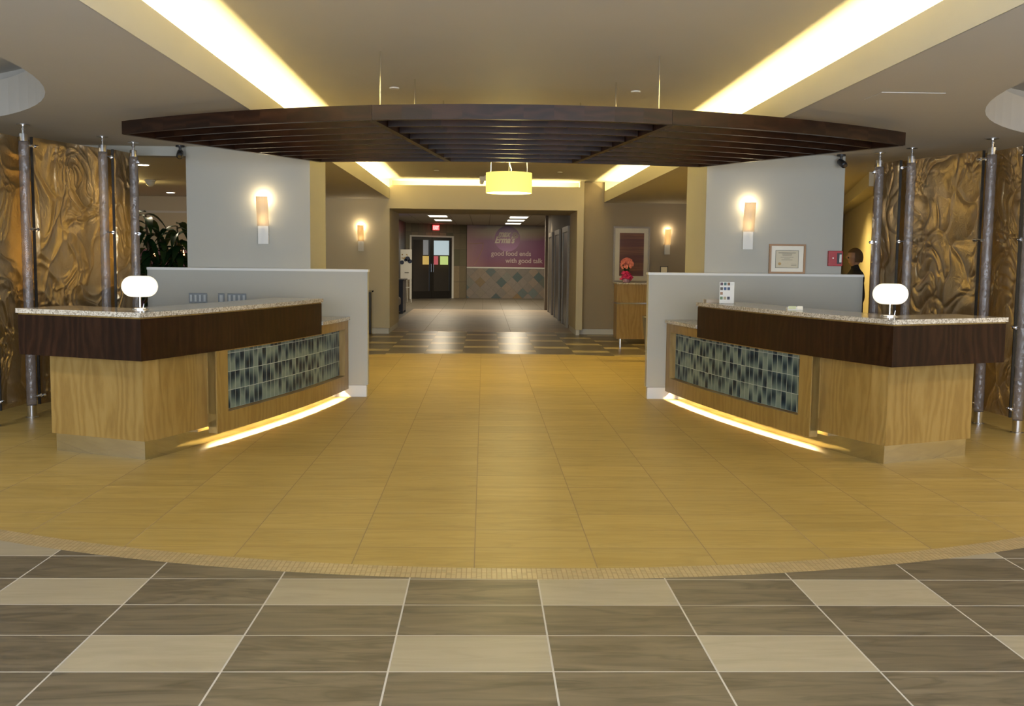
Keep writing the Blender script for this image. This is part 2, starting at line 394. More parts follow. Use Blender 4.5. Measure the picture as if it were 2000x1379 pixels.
# half walls beside the desks
for s, nm in ((-1, 'left'), (1, 'right')):
    a, b = sorted((s*1.505, s*3.83))
    bm = B(a, b, 10.95, 11.07, .13, 1.345); struct('wall_low_'+nm, bm, M['wall'])
    a, b = sorted((s*1.495, s*3.83))
    struct('trim_6' if s < 0 else 'trim_7', B(a, b, 10.93, 11.075, 1.345, 1.37), M['white'])
    a, b = sorted((s*1.52, s*3.83))
    struct('baseboard_low_'+nm, B(a, b, 10.965, 11.06, 0, .125), M['white'])
# right back room: angled wall and beam
a0, a1 = Vector((4.62, 13.0)), Vector((6.9, 21.0)); dr = (a1-a0).normalized(); nr = Vector((dr.y, -dr.x))
def slab2(p, q, n, o0, o1, z0, z1):
    return prism(bmesh.new(), [tuple(p+n*o0), tuple(q+n*o0), tuple(q+n*o1), tuple(p+n*o1)], z0, z1)
struct('wall_angled_right', slab2(a0, a1, nr, .22, .35, 0, ZS), M['wall_warm'])
struct('trim_8', slab2(a0, a1, nr, .0, .22, 2.47, ZS), M['cove'])

# passage behind the header: side walls, far wall
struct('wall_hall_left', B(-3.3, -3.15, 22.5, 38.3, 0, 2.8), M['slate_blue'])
struct('wall_hall_left_return', B(-3.3, -2.45, 22.4, 22.5, 0, 2.8), M['wall_warm'])
M['hallgrey'] = paint('hall_wall_grey', (.22, .18, .14))
bm = B(1.62, 1.75, 22.0, 30.7, 0, 2.8); struct('wall_hall_right', bm, M['hallgrey'])
struct('wall_hall_column', B(1.55, 1.62, 30.4, 30.7, 0, 2.8), M['hallgrey'])
FY = 39.5
struct('wall_far', B(-.93, 3.5, FY, FY+.15, 0, 2.8), M['hallgrey'])
struct('wall_far_lower', B(-.93, 2.6, FY-.03, FY-.001, .0, 1.15), M['slate_diamond'])
struct('trim_9', B(-.93, 2.6, FY-.045, FY-.001, 1.152, 1.20), M['white'])
struct('trim_10', B(3.5, 3.6, 30.7, 39.6, 0, 2.8), M['hallgrey'])
# angled door wall from (-3.15, 37.6) to (-.93, 39.5) with an opening
d0, d1 = Vector((-3.15, 37.9)), Vector((-.93, FY)); dd = (d1-d0).normalized(); dn = Vector((-dd.y, dd.x)); DL = (d1-d0).length
def dw(u0, u1, o0, o1, z0, z1): return slab2(d0+dd*u0, d0+dd*u1, dn, o0, o1, z0, z1)
U0, U1 = .20, 2.06
for bm in (dw(0, U0, 0, .12, 0, 2.8), dw(U1, DL, 0, .12, 0, 2.8), dw(U0, U1, 0, .12, 2.34, 2.8)): struct('wall_door_side', bm, M['slate_wall'])
bm = dw(U0-.05, U0+.03, -.03, .1, 0, 2.36)
for q in (dw(U1-.03, U1+.05, -.03, .1, 0, 2.36), dw(U0+.03, U1-.03, -.03, .1, 2.30, 2.36)):
    me = bpy.data.meshes.new('x'); q.to_mesh(me); bm.from_mesh(me); bpy.data.meshes.remove(me)
struct('trim_11', bm, M['white'])
# ------------------------------------------------------------------ door leaves
um = (U0+U1)/2
def joinbm(*bms):
    r = bmesh.new()
    for q in bms:
        me = bpy.data.meshes.new('x'); q.to_mesh(me); r.from_mesh(me); bpy.data.meshes.remove(me); q.free()
    return r
for i, (a, b) in enumerate(((U0+.03, um-.004), (um+.004, U1-.03))):
    fr = joinbm(dw(a, a+.09, .0, .045, .01, 2.29), dw(b-.09, b, .0, .045, .01, 2.29), dw(a+.09, b-.09, .0, .045, 2.19, 2.29), dw(a+.09, b-.09, .0, .045, .01, .28))
    dro = struct('door_%d' % (i+1), fr, M['darkframe'])
    obj('door_pane', dw(a+.09, b-.09, .018, .026, .28, 2.19), M['glass'], dro)
    hx = (b-.045) if i == 0 else (a+.045); p = d0+dd*hx
    hb = bmesh.new(); q0 = p - dn*.05
    tube(hb, [(p.x, p.y, 1.0), (q0.x, q0.y, 1.0), (q0.x, q0.y, 1.3), (p.x, p.y, 1.3)], .012); obj('door_handle', hb, M['chrome'], dro)
# vestibule behind the glass: dim wall with daylight pane and coloured panes
struct('wall_vestibule', B(-6, 2, 41.4, 41.5, 0, 2.8), paint('vestibule_brown', (.10, .07, .045)))
def vest(nm, x0, x1, z0, z1, col, st):
    struct(nm, B(x0, x1, 41.2, 41.24, z0, z1), emit(nm+'_glow', col, st))
vest('window_1', -2.36, -1.67, 1.64, 2.22, (.62, .76, .78), .45)
vest('window_2', -2.36, -2.11, 1.26, 1.60, (.75, .03, .05), .35); vest('window_3', -2.03, -1.71, 1.26, 1.60, (.68, .85, .20), .45)
vest('window_4', -2.73, -2.48, 1.26, 1.60, (.85, .52, .04), .4); vest('window_5', -2.71, -2.50, 1.64, 2.24, (.35, .33, .30), .25)

# ------------------------------------------------------------------ reception desks
def desk(s):
    side = 'left' if s < 0 else 'right'
    A = Vector((2.67, 7.22)); Bp = Vector((1.70, 10.94)); ch = Bp-A; nrm = Vector((-ch.y, ch.x)).normalized()
    if nrm.x > 0: nrm = -nrm                       # towards the aisle (smaller |x|)
    NS = 28
    def P(t_, off=0.0):
        p = A + ch*t_ + nrm*(.12*4*t_*(1-t_)); tg = (ch + nrm*(.12*4*(1-2*t_))).normalized()
        n_ = Vector((tg.y, -tg.x));  n_ = n_ if n_.x > 0 else -n_
        p = p + n_*off; return (p.x, p.y)
    def X(p): return (s*p[0], p[1])
    def cstrip(t0, t1, o0, o1, z0, z1, k=14, uvlen=None):
        ts = [t0+(t1-t0)*i/k for i in range(k+1)]
        pts = [X(P(t_, o0)) for t_ in ts] + [X(P(t_, o1)) for t_ in reversed(ts)]
        return prism(bmesh.new(), pts, z0, z1)
    O = Vector((3.73, 7.69)); fdir = (O-A).normalized(); fn = Vector((-fdir.y, fdir.x)); fn = fn if fn.y > 0 else -fn
    def Lpoly(o0, o1, t1, ext=0.0, k=14):
        """L-shaped strip: along the front and then along the curved side, between offsets o0 and o1"""
        ts = [t1*i/k for i in range(k+1)]
        def line(off):
            q = A + fn*off; e = (q.x + fdir.x*10, q.y + fdir.y*10)
            # corner = intersection of the offset front line with the offset side start tangent
            p0 = Vector(P(0, off)); p1 = Vector(P(.02, off)); tg = (p1-p0)
            den = fdir.x*tg.y - fdir.y*tg.x; w_ = p0-q; k_ = (w_.x*tg.y - w_.y*tg.x)/den
            c_ = q + fdir*k_; end = O + fn*off + fdir*ext
            side_ = [Vector(P(t_, off)) for t_ in ts]
            side_ = [v for v in side_ if v.y > c_.y + .005] if off > 0 else side_[1:]
            return [end, c_] + side_
        a = line(o0); b = line(o1)
        return [X(v) for v in a] + [X(v) for v in reversed(b)]
    lab = 'reception desk with dark band, maple body and granite top beside the %s half wall' % side
    T = thing('reception_desk', lab, 'desk', (s*2.7, 8.6, 0), 'reception desks facing the aisle')
    obj('granite_top', prism(bmesh.new(), Lpoly(-.012, .50, .765, .01), 1.058, 1.092), M['granite'], T)
    obj('reveal_strip', prism(bmesh.new(), Lpoly(.006, .03, .76), 1.046, 1.058), M['maple'], T)
    obj('dark_band', prism(bmesh.new(), Lpoly(0, .03, .76), .748, 1.046), M['wenge'], T)
    obj('band_underside', prism(bmesh.new(), Lpoly(.03, .46, .76), .752, .77), M['wenge'], T)
    obj('band_end_panel', cstrip(.756, .76, .03, .42, .77, 1.046, 1), M['wenge'], T)
    ex = O + fdir*0
    # maple block at the corner
    c0 = Vector((2.73, 7.42)); o0 = Vector((3.54, 7.775))
    blk = [X(o0), X(c0)] + [X(P(t_, .10)) for t_ in (.08, .12, .16, .20, .235)] + [X(P(.235, .55)), X(P(.15, .55)), X((o0.x+.02, o0.y+.45))]
    obj('maple_body', prism(bmesh.new(), blk, .14, .752), M['maple'], T)
    pl = [X((o0.x-.02, o0.y+.03)), X((c0.x+.005, c0.y+.03))] + [X(P(t_, .125)) for t_ in (.08, .14)] + [X(P(t_, .14)) for t_ in (.2, .3, .4, .5, .6, .7, .8, .9, 1.0)]
    pl += [X(P(t_, .5)) for t_ in (1.0, .8, .6, .4, .235)] + [X((o0.x-.02, o0.y+.4))]
    obj('steel_plinth', prism(bmesh.new(), pl, 0, .139), M['steel'], T)
    # side frame with recessed tile field
    t0 = .235
    fr = joinbm(cstrip(t0, 1, .01, .09, .09, .245), cstrip(t0, 1, .01, .09, .738, .83), cstrip(t0, t0+.042, .01, .09, .245, .738, 3), cstrip(.965, 1, .01, .09, .245, .738, 3),
                cstrip(t0, t0+.004, .02, .12, .14, .75, 1))
    obj('maple_frame', fr, M['maple'], T)
    bm = bmesh.new(); uvl = bm.loops.layers.uv.verify(); k = 40; cum = 0; prev = None; col_ = []
    for i in range(k+1):
        t_ = t0+.02+(.975-t0-.02)*i/k; p = Vector(X(P(t_, .072)))
        if prev is not None: cum += (p-prev).length
        prev = p; col_.append((bm.verts.new((p.x, p.y, .25)), bm.verts.new((p.x, p.y, .75)), cum))
    for a, b in zip(col_, col_[1:]):
        f = bm.faces.new((a[0], b[0], b[1], a[1]))
        for l in f.loops:
            q = a if l.vert in (a[0], a[1]) else b; l[uvl].uv = (q[2]+.01+(5 if s > 0 else 0), l.vert.co.z-.25)
    obj('tile_field', bm, M['glass_tile'], T, uv=False)
    obj('body_back', cstrip(t0, 1, .09, .50, .16, .24, 14), M['maple'], T)
    obj('staff_worktop', cstrip(.1, .74, .12, .80, .70, .74, 14), M['granite'], T)
    obj('lower_granite_top', cstrip(.762, 1.0, -.01, .62, .83, .865, 8), M['granite'], T)
    obj('staff_side_panel', cstrip(.12, 1, .50, .52, .14, .70 if s else .7, 14), M['maple'], T)
    # concealed toe-kick lamps
    for i in range(6):
        tm = t0 + .02 + (1-t0-.04)*(i+.5)/6; p = X(P(tm, .13)); q = X(P(tm, -.3)); a = Vector(X(P(tm-.02, .1))); b = Vector(X(P(tm+.02, .1)))
        d_ = Vector((q[0]-p[0], q[1]-p[1], 0)).normalized(); tgv = (b-a).normalized()
        l = bpy.data.lights.new('toe_kick_lamp', 'AREA'); l.shape = 'RECTANGLE'; l.size = .48; l.size_y = .012; l.energy = 7; l.spread = math.radians(150); l.color = (1, .83, .52)
        o = bpy.data.objects.new('toe_kick_lamp', l); C.objects.link(o)
        zax = -(d_*.92 + Vector((0, 0, -.40))).normalized(); xax = Vector((tgv.x, tgv.y, 0)); xax = (xax - zax*xax.dot(zax)).normalized(); yax = zax.cross(xax)
        mm = Matrix((xax, yax, zax)).transposed().to_4x4(); mm.translation = Vector((p[0], p[1], .130)); o.matrix_world = mm
    return P
deskP = desk(-1); desk(1)

# ------------------------------------------------------------------ slatted canopy
def cy(t_, x):
    w_ = 3.17 + (1.95-3.17)*t_; sg = 1.2 + (.25-1.2)*t_
    return 7.2 + 3.1*t_ + sg*(x/w_)**2
def wside(t_): return 3.17 + (1.95-3.17)*t_
def wdiv(t_): return 1.06 + (.63-1.06)*t_
can = thing('canopy', 'dark wood slatted canopy with a curved front hung by thin rods over the aisle', 'canopy', (0, 8.8, 2.46))
def arcbar(t_, xa, xb, th, z0=2.46, z1=2.558, k=10):
    xs = [xa+(xb-xa)*i/k for i in range(k+1)]
    return prism(bmesh.new(), [(x, cy(t_, x)-th/2) for x in xs] + [(x, cy(t_, x)+th/2) for x in reversed(xs)], z0, z1)
for t_ in (0.0, 1.0):
    W_, D_ = wside(t_), wdiv(t_)
    for xa, xb in ((-W_, -D_), (-D_, D_), (D_, W_)):
        obj('edge_beam', arcbar(t_, xa+.001, xb-.001, .05, 2.457, 2.56), M['wenge_beam'], can)
for i in range(1, 8):
    t_ = i/8; W_, D_ = wside(t_), wdiv(t_)
    for xa, xb in ((-W_+.03, -D_-.025), (-D_+.025, D_-.025), (D_+.025, W_-.03)):
        obj('slat', arcbar(t_, xa, xb, .038, 2.46, 2.552), M['wenge_beam'], can)
def radial(x0, y0, x1, y1, th, nm):
    a, b = Vector((x0, y0)), Vector((x1, y1)); d_ = (b-a).normalized(); n_ = Vector((-d_.y, d_.x))
    obj(nm, prism(bmesh.new(), [tuple(a-n_*th/2), tuple(b-n_*th/2), tuple(b+n_*th/2), tuple(a+n_*th/2)], 2.456, 2.559), M['wenge_beam'], can)
for s in (-1, 1):
    radial(s*3.15, cy(0, 3.15)+.02, s*1.94, cy(1, 1.94)-.02, .05, 'side_beam')
    radial(s*1.06, cy(0, 1.06)+.026, s*.63, cy(1, .63)-.026, .05, 'divider_beam')
    for x, y in ((1.08, 7.92), (.90, 9.10), (.70, 10.30)):
        obj('hanging_rod', lathe(bmesh.new(), [(.0065, 2.55), (.0065, ZC)], s*(x-.02), y, 8), M['steel'], can)
    obj('hanging_rod', lathe(bmesh.new(), [(.0065, 2.55), (.0065, ZS)], s*2.86, 8.72, 8), M['steel'], can)

# ------------------------------------------------------------------ metallic screens and acrylic poles
def crumple(u, v, seed):
    q = Vector((u*2.3+seed*7.3, v*1.7, seed*3.1))
    q = q + Vector((noise.noise(q*1.3), noise.noise(q*1.3+Vector((9, 2, 4))), 0))*.6
    d = noise.voronoi(q*1.6)[0]; e = min(1, (d[1]-d[0])*3.0)
    d2 = noise.voronoi(q*4.3 + Vector((3, 1, 0)))[0]; e2 = min(1, (d2[1]-d2[0])*3.5)
    msk = max(0, min(1, .5 + 2.2*noise.noise(q*.9+Vector((5, 5, 5)))))
    return .028*noise.noise(q*1.1) - .013*(1-e)**2 - .014*msk*(1-e2)**2 + .004*msk*noise.noise(q*5)
def panel(s, x0, y0, x1, y1, seed, label):
    a, b = Vector((s*x0, y0)), Vector((s*x1, y1)); L = (b-a).length; d_ = (b-a)/L; n_ = Vector((-d_.y, d_.x))
    z0, z1 = .11, 2.55; nu, nv = 110, 220
    T = thing('metallic_screen_panel', label, 'screen', (a.x, a.y, 0), 'crinkled metallic screen panels')
    bm = bmesh.new(); G = []
    for i in range(nu+1):
        row = []
        for j in range(nv+1):
            u = L*i/nu; z = z0+(z1-z0)*j/nv; e = min(1, min(i, nu-i)/4)*min(1, min(j, nv-j)/4)
            p = a + d_*u + n_*(crumple(u, z, seed)*e); row.append(bm.verts.new((p.x, p.y, z)))
        G.append(row)
    for i in range(nu):
        for j in range(nv): bm.faces.new((G[i][j], G[i+1][j], G[i+1][j+1], G[i][j+1]))
    obj('crinkled_sheet', bm, M['gold'], T, smooth=True)
    q = a - d_*.004
    obj('dark_edge', prism(bmesh.new(), [tuple(q-n_*.012-d_*.012), tuple(q-n_*.012), tuple(q+n_*.012), tuple(q+n_*.012-d_*.012)], z0, z1), M['black'], T)
    return T
def pole(s, x, y, label, other):
    X_ = s*x
    T = thing('acrylic_pole', label, 'pole', (X_, y, 0), 'clear acrylic poles of the screens')
    obj('floor_flange', lathe(bmesh.new(), [(.058, 0), (.058, .008), (.04, .012)], X_, y), M['chrome'], T, smooth=False)
    obj('base_sleeve', lathe(bmesh.new(), [(.042, .012), (.042, .115)], X_, y), M['chrome'], T, smooth=False)
    obj('clear_tube', lathe(bmesh.new(), [(.044+.002*math.sin(k*2.1), .115+(2.50-.115)*k/60) for k in range(61)], X_, y, 24), M['acrylic'], T, smooth=True)
    obj('top_sleeve', lathe(bmesh.new(), [(.038, 2.50), (.038, 2.565), (.02, 2.57)], X_, y), M['chrome'], T)
    obj('top_rod', lathe(bmesh.new(), [(.012, 2.57), (.012, 2.60), (.019, 2.602), (.019, 2.612), (.012, 2.614), (.012, 2.642)], X_, y, 16), M['chrome'], T)
    obj('ceiling_flange', lathe(bmesh.new(), [(.055, 2.642), (.055, 2.6499)], X_, y), M['chrome'], T)
    e_ = Vector((s*other[0], other[1], 0)) - Vector((X_, y, 0)); le = e_.length; d_ = e_/le
    for z in (2.47, 1.72, .93, .19):
        bm = bmesh.new(); p = Vector((X_, y, z)); tube(bm, [p+d_*.035, p+d_*(le+.05)], .007); tube(bm, [p+d_*(le-.045), p+d_*(le-.016)], .016); tube(bm, [p+d_*(le+.014), p+d_*(le+.045)], .016)
        obj('standoff', bm, M['chrome'], T)
for s, sd in ((-1, 'left'), (1, 'right')):
    P0, P1, P2, P3 = (4.50, 8.88), (4.40, 9.40), (4.01, 10.25), (3.87, 10.72)
    panel(s, 4.64, 8.40, 4.52, 8.78, 1+s, 'crinkled bronze panel cut off by the %s picture edge, foremost of its screen' % sd)
    panel(s, 4.53, 9.08, 4.49, 9.80, 2+s*3, 'crinkled bronze panel at the %s picture edge, just in front of the wide panel' % sd)
    panel(s, 4.37, 9.51, 4.035, 10.58, 3+s*5, 'widest crinkled bronze panel of the %s screen, beside the reception desk' % sd)
    panel(s, 4.00, 10.50, 3.92, 11.0, 4+s*7, 'narrow crinkled bronze panel nearest the %s half wall' % sd)
    for (x, y), ed, lb in ((P0, (4.53, 9.08), 'clear acrylic pole right at the %s picture edge'), (P1, (4.36, 9.51), 'tall clear acrylic pole before the near edge of the wide %s bronze panel'),
                       (P2, (4.00, 10.50), 'clear acrylic pole between the wide and the narrow %s bronze panels'), (P3, (3.92, 11.0), 'clear acrylic pole nearest the %s half wall')):
        pole(s, x, y, lb % sd, ed)

# ------------------------------------------------------------------ desk lamps
M['globe'] = emit('glowing_globe', (1.0, .88, .64), .62)
for s in (-1, 1):
    X_, Y_ = s*2.83, 7.70
    T = thing('table_lamp', 'glowing pill-shaped globe lamp on chrome stem on the %s reception desk' % ('left' if s < 0 else 'right'), 'lamp', (X_, Y_, 1.092), 'globe lamps on the desks')
    obj('base', lathe(bmesh.new(), [(.065, 1.092), (.065, 1.098), (.055, 1.104), (.01, 1.108)], X_, Y_), M['chrome'], T)
    obj('stem', lathe(bmesh.new(), [(.008, 1.105), (.008, 1.195)], X_, Y_, 12), M['chrome'], T)
    obj('switch_rod', tube(bmesh.new(), [(X_+.03, Y_-.02, 1.104), (X_+.036, Y_-.02, 1.135)], .003), M['chrome'], T)
    pr = []
    for k in range(25):
        a = -PI/2 + PI*k/24; r = .05+.078*max(0, math.cos(a)) if True else 0
        pr.append((max(.001, (.052 if 0 < k < 24 else .03)+.077*math.cos(a)), 1.262+.078*math.sin(a)))
    obj('globe_shade', lathe(bmesh.new(), pr, X_, Y_, 40), M['globe'], T, smooth=True)

# ------------------------------------------------------------------ drum pendant
t = NT('yellow_drum_fabric'); t.base((.75, .62, .18)); t.b.inputs['Emission Color'].default_value = (1.0, .80, .17, 1); t.b.inputs['Emission Strength'].default_value = .62; t.set(.8); M['drum'] = t.m
px_, py_ = .04, 13.0
T = thing('drum_pendant_lamp', 'yellow drum pendant lamp hanging over the aisle behind the canopy', 'lamp', (px_, py_, 2.32))
bm = lathe(bmesh.new(), [(.285, 2.325), (.290, 2.325), (.290, 2.575), (.285, 2.575), (.285, 2.325)], px_, py_, 48, caps=False); obj('drum_shade', bm, M['drum'], T, smooth=False)
obj('diffuser', lathe(bmesh.new(), [(.284, 2.330), (.284, 2.336)], px_, py_, 48), emit('pendant_diffuser', (1, .9, .62), 2.6), T)
for k in range(3):
    a = 2*PI*k/3+.5; obj('cable', tube(bmesh.new(), [(px_+.27*math.cos(a), py_+.27*math.sin(a), 2.57), (px_+.25*math.cos(a), py_+.25*math.sin(a), ZC)], .0025, 6), M['steel'], T)
obj('cord', tube(bmesh.new(), [(px_+.02, py_, 2.5), (px_+.03, py_, 2.62), (px_-.01, py_, 2.75), (px_-.03, py_, 2.9), (px_-.02, py_, ZC)], .007, 8), M['white'], T, smooth=True)
obj('lamp_holder', lathe(bmesh.new(), [(.03, 2.44), (.03, 2.52)], px_, py_, 16), M['white'], T)
point('pendant_bulb', (px_, py_, 2.24), 30, WARM, .15)
point('pendant_up', (px_, py_, 2.68), 10, WARM, .1)

# ------------------------------------------------------------------ wall sconces
t = NT('sconce_glass'); t.base((.80, .74, .64)); t.set(.4)
tr = t.n('ShaderNodeBsdfTranslucent'); tr.inputs[0].default_value = (1, .85, .62, 1)
mx = t.n('ShaderNodeMixShader'); mx.inputs[0].default_value = .5
t.l(t.b.outputs[0], mx.inputs[1]); t.l(tr.outputs[0], mx.inputs[2]); t.l(mx.outputs[0], t.out.inputs[0]); M['sconce'] = t.m
def sconce(X_, Yw, label, k=1.0):
    T = thing('wall_sconce', label, 'wall lamp', (X_, Yw, 1.63), 'slim wall sconces')
    obj('back_plate', bevel(B(X_-.055, X_+.055, Yw-.018, Yw-.0005, 1.63, 1.72), .003), M['white'], T)
    obj('lower_plate', B(X_-.055, X_+.055, Yw-.030, Yw-.018, 1.63, 1.84), M['white'], T)
    bm = bmesh.new(); rows = []
    for j in range(9):
        z = 1.82+.31*j/8; off = .035+.055*(j/8); row = []
        for i in range(9):
            u = -1+2*i/8; row.append((X_+.062*u, Yw-off-.025*(1-u*u), z))
        rows.append(row)
    fr = [[bm.verts.new(p) for p in r_] for r_ in rows]; bk = [[bm.verts.new((p[0], p[1]+.006, p[2])) for p in r_] for r_ in rows]
    for j in range(8):
        for i in range(8):
            bm.faces.new((fr[j][i], fr[j][i+1], fr[j+1][i+1], fr[j+1][i])); bm.faces.new((bk[j][i], bk[j+1][i], bk[j+1][i+1], bk[j][i+1]))
        for i in (0, 8): bm.faces.new((fr[j][i], fr[j+1][i], bk[j+1][i], bk[j][i]))
    for j in (0, 8):
        for i in range(8): bm.faces.new((fr[j][i], fr[j][i+1], bk[j][i+1], bk[j][i]))
    obj('glass_shade', bm, M['sconce'], T, smooth=False)
    obj('lamp_tube', lathe(bmesh.new(), [(.012, 1.85), (.012, 1.96)], X_, Yw-.035, 12), emit('sconce_lamp', (1, .82, .5), 4.0), T)
    point('sconce_light', (X_, Yw-.05, 2.11), 2.2*k, (1, .80, .50), .015)
    point('sconce_low', (X_, Yw-.042, 1.875), .9*k, (1, .80, .50), .01)
sconce(-2.625, 11.075, 'lit slim sconce on the left pale column above the left half wall')
sconce(2.59, 11.075, 'lit slim sconce on the right pale column, left of the framed certificate')
sconce(-2.69, 20.3, 'small lit sconce on the rear pier left of the passage', 1.0)
sconce(3.42, 20.6, 'small lit sconce on the taupe wall right of the framed artwork', .7)

# ------------------------------------------------------------------ ceiling gear
def bullet(X_, Yw, label):
    T = thing('security_camera', label, 'security camera', (X_, Yw, 2.65), 'black bullet cameras')
    obj('mount', lathe(bmesh.new(), [(.045, 2.632), (.045, 2.6499)], X_, Yw, 20), M['black'], T)
    obj('bracket', tube(bmesh.new(), [(X_, Yw, 2.635), (X_, Yw, 2.59)], .014), M['black'], T)
    bm = tube(bmesh.new(), [(X_-.01, Yw+.04, 2.585), (X_-.005, Yw+.02, 2.578), (X_+.012, Yw-.06, 2.535), (X_+.015, Yw-.075, 2.527)], [.02, .033, .036, .030], 20)
    obj('camera_body', bm, M['black'], T, smooth=True)
    obj('lens', tube(bmesh.new(), [(X_+.015, Yw-.0751, 2.527), (X_+.0165, Yw-.082, 2.523)], .02, 16), M['chrome'], T)
bullet(-3.47, 10.98, 'black bullet camera under the ceiling at the left column'); bullet(3.55, 10.98, 'black bullet camera under the ceiling at the right column')
for x, y, lb in ((-1.10, 9.57, 'small round sprinkler cap on the ceiling left of the near canopy rods'), (1.12, 9.56, 'small round sprinkler cap on the ceiling right of the near canopy rods'),
                 (-1.12, 18.3, 'small sprinkler cap on the far ceiling left of the drum lamp'), (1.07, 18.3, 'small sprinkler cap on the far ceiling right of the drum lamp')):
    o = obj('sprinkler_cap', lathe(bmesh.new(), [(.045, ZC-.012), (.045, ZC)], x, y, 20), M['white']); setp(o, lb, 'sprinkler', 'ceiling sprinkler caps')
o = obj('access_panel', B(2.42, 2.86, 6.98, 7.30, ZS-.004, ZS-.0005), M['ceil']); setp(o, 'flush square access panel in the low ceiling at upper right', 'panel')
T = thing('emergency_light', 'small white two-headed emergency light under the far ceiling beside the drum lamp', 'emergency light', (-.30, 19.3, ZC))
obj('housing', B(-.36, -.12, 19.25, 19.33, ZC-.10, ZC-.02), M['white'], T)
obj('ceiling_mount', B(-.27, -.21, 19.26, 19.32, ZC-.02, ZC-.0005), M['white'], T)
obj('lamp_head', lathe(bmesh.new(), [(.03, ZC-.16), (.045, ZC-.10)], -.32, 19.29, 16), M['white'], T); obj('lamp_head', lathe(bmesh.new(), [(.03, ZC-.16), (.045, ZC-.10)], -.18, 19.29, 16), M['white'], T)

# ------------------------------------------------------------------ certificate, alarm box, switch plates
def framed(nm, label, cat, x0, x1, z0, z1, Y_, fw, mf, mm, mt, pic, picm, group=None):
    T = thing(nm, label, cat, ((x0+x1)/2, Y_, z0), group)
    fr = bmesh.new(); d_ = .03
    for a, b, c_, e in ((x0, x0+fw, z0, z1), (x1-fw, x1, z0, z1), (x0+fw, x1-fw, z0, z0+fw), (x0+fw, x1-fw, z1-fw, z1)): box(fr, a, b, Y_-d_, Y_-.001, c_, e)
    obj('frame', fr, mf, T)
    obj('mat_board', B(x0+fw, x1-fw, Y_-.014, Y_-.008, z0+fw, z1-fw), mm, T)
    a, b, c_, e = pic; p = obj('picture', B(a, b, Y_-.017, Y_-.0142, c_, e), picm, T)
    return T, p
M['oakframe'] = plain('light_oak', (.33, .18, .075), .45); M['silverframe'] = plain('pewter_frame', (.30, .26, .21), .35, .4)
M['paper'] = plain('paper', (.80, .74, .60), .6); M['parch'] = plain('parchment', (.60, .52, .36), .6)
T, _p = framed('framed_certificate', 'framed certificate with gold seal leaning on the right half wall before the column', 'picture frame', 2.83, 3.225, 1.372, 1.69, 11.07, .02, M['oakframe'], M['paper'], 0, (2.90, 3.15, 1.435, 1.622), M['parch'])
M['ink'] = plain('grey_ink', (.16, .15, .12), .6); M['seal'] = plain('gold_seal', (.42, .24, .05), .4)
bm = bmesh.new()
for a, b, c_, e in ((2.898, 3.152, 1.433, 1.437), (2.898, 3.152, 1.620, 1.624), (2.898, 2.902, 1.437, 1.62), (3.148, 3.152, 1.437, 1.62)): box(bm, a, b, 11.051, 11.053, c_, e)
obj('border_line', bm, M['ink'], _p)
bm = bmesh.new()
for zc, hw, h in ((1.596, .095, .006), (1.583, .055, .004), (1.566, .05, .003), (1.548, .07, .003), (1.535, .03, .003), (1.52, .06, .003)): box(bm, 3.025-hw, 3.025+hw, 11.051, 11.053, zc-h/2, zc+h/2)
for zc in (1.475, 1.46): box(bm, 3.07, 3.13, 11.051, 11.053, zc-.0015, zc+.0015)
obj('text_line', bm, M['ink'], _p)
bm = bmesh.new(); g = bmesh.ops.create_cone(bm, cap_ends=True, segments=24, radius1=.016, radius2=.016, depth=.003)['verts']
bmesh.ops.rotate(bm, matrix=Matrix.Rotation(PI/2, 3, 'X'), verts=g); bmesh.ops.translate(bm, vec=(2.945, 11.0515, 1.477), verts=g); obj('seal', bm, M['seal'], _p)
# the frame above stands on the half wall: give it its stand line
M['red'] = plain('alarm_red', (.36, .012, .015), .35)
T = thing('fire_alarm_box', 'red fire alarm cabinet on the right column edge beside the framed certificate', 'fire alarm', (3.56, 11.07, 1.46))
obj('cabinet', bevel(B(3.475, 3.628, 11.03, 11.0745, 1.46, 1.625), .004), M['red'], T)
obj('window', B(3.565, 3.615, 11.026, 11.031, 1.485, 1.60), M['black'], T); obj('key_tag', B(3.590, 3.612, 11.022, 11.026, 1.50, 1.585), M['white'], T)
obj('lock', tube(bmesh.new(), [(3.52, 11.031, 1.545), (3.52, 11.024, 1.545)], .007), M['chrome'], T)
M['plate'] = plain('switch_steel', (.13, .14, .14), .4, .3); M['rocker'] = plain('rocker_grey', (.42, .44, .43), .4)
def plate(x0, x1, n, label):
    T = thing('switch_plate', label, 'light switch', ((x0+x1)/2, 10.95, 1.0), 'steel switch plates on the left half wall')
    pl_ = obj('plate', bevel(B(x0, x1, 10.943, 10.9495, .995, 1.10), .002), M['plate'], T)
    w_ = (x1-x0)/n
    for k in range(n): obj('rocker', B(x0+w_*(k+.26), x0+w_*(k+.74), 10.937, 10.944, 1.012, 1.083), M['rocker'], pl_)
plate(-3.395, -3.205, 4, 'four-gang steel switch plate on the left half wall, leftmost of three')
plate(-3.088, -3.020, 1, 'single steel switch plate on the left half wall, middle of three'); plate(-2.99, -2.79, 4, 'four-gang steel switch plate on the left half wall, rightmost of three')

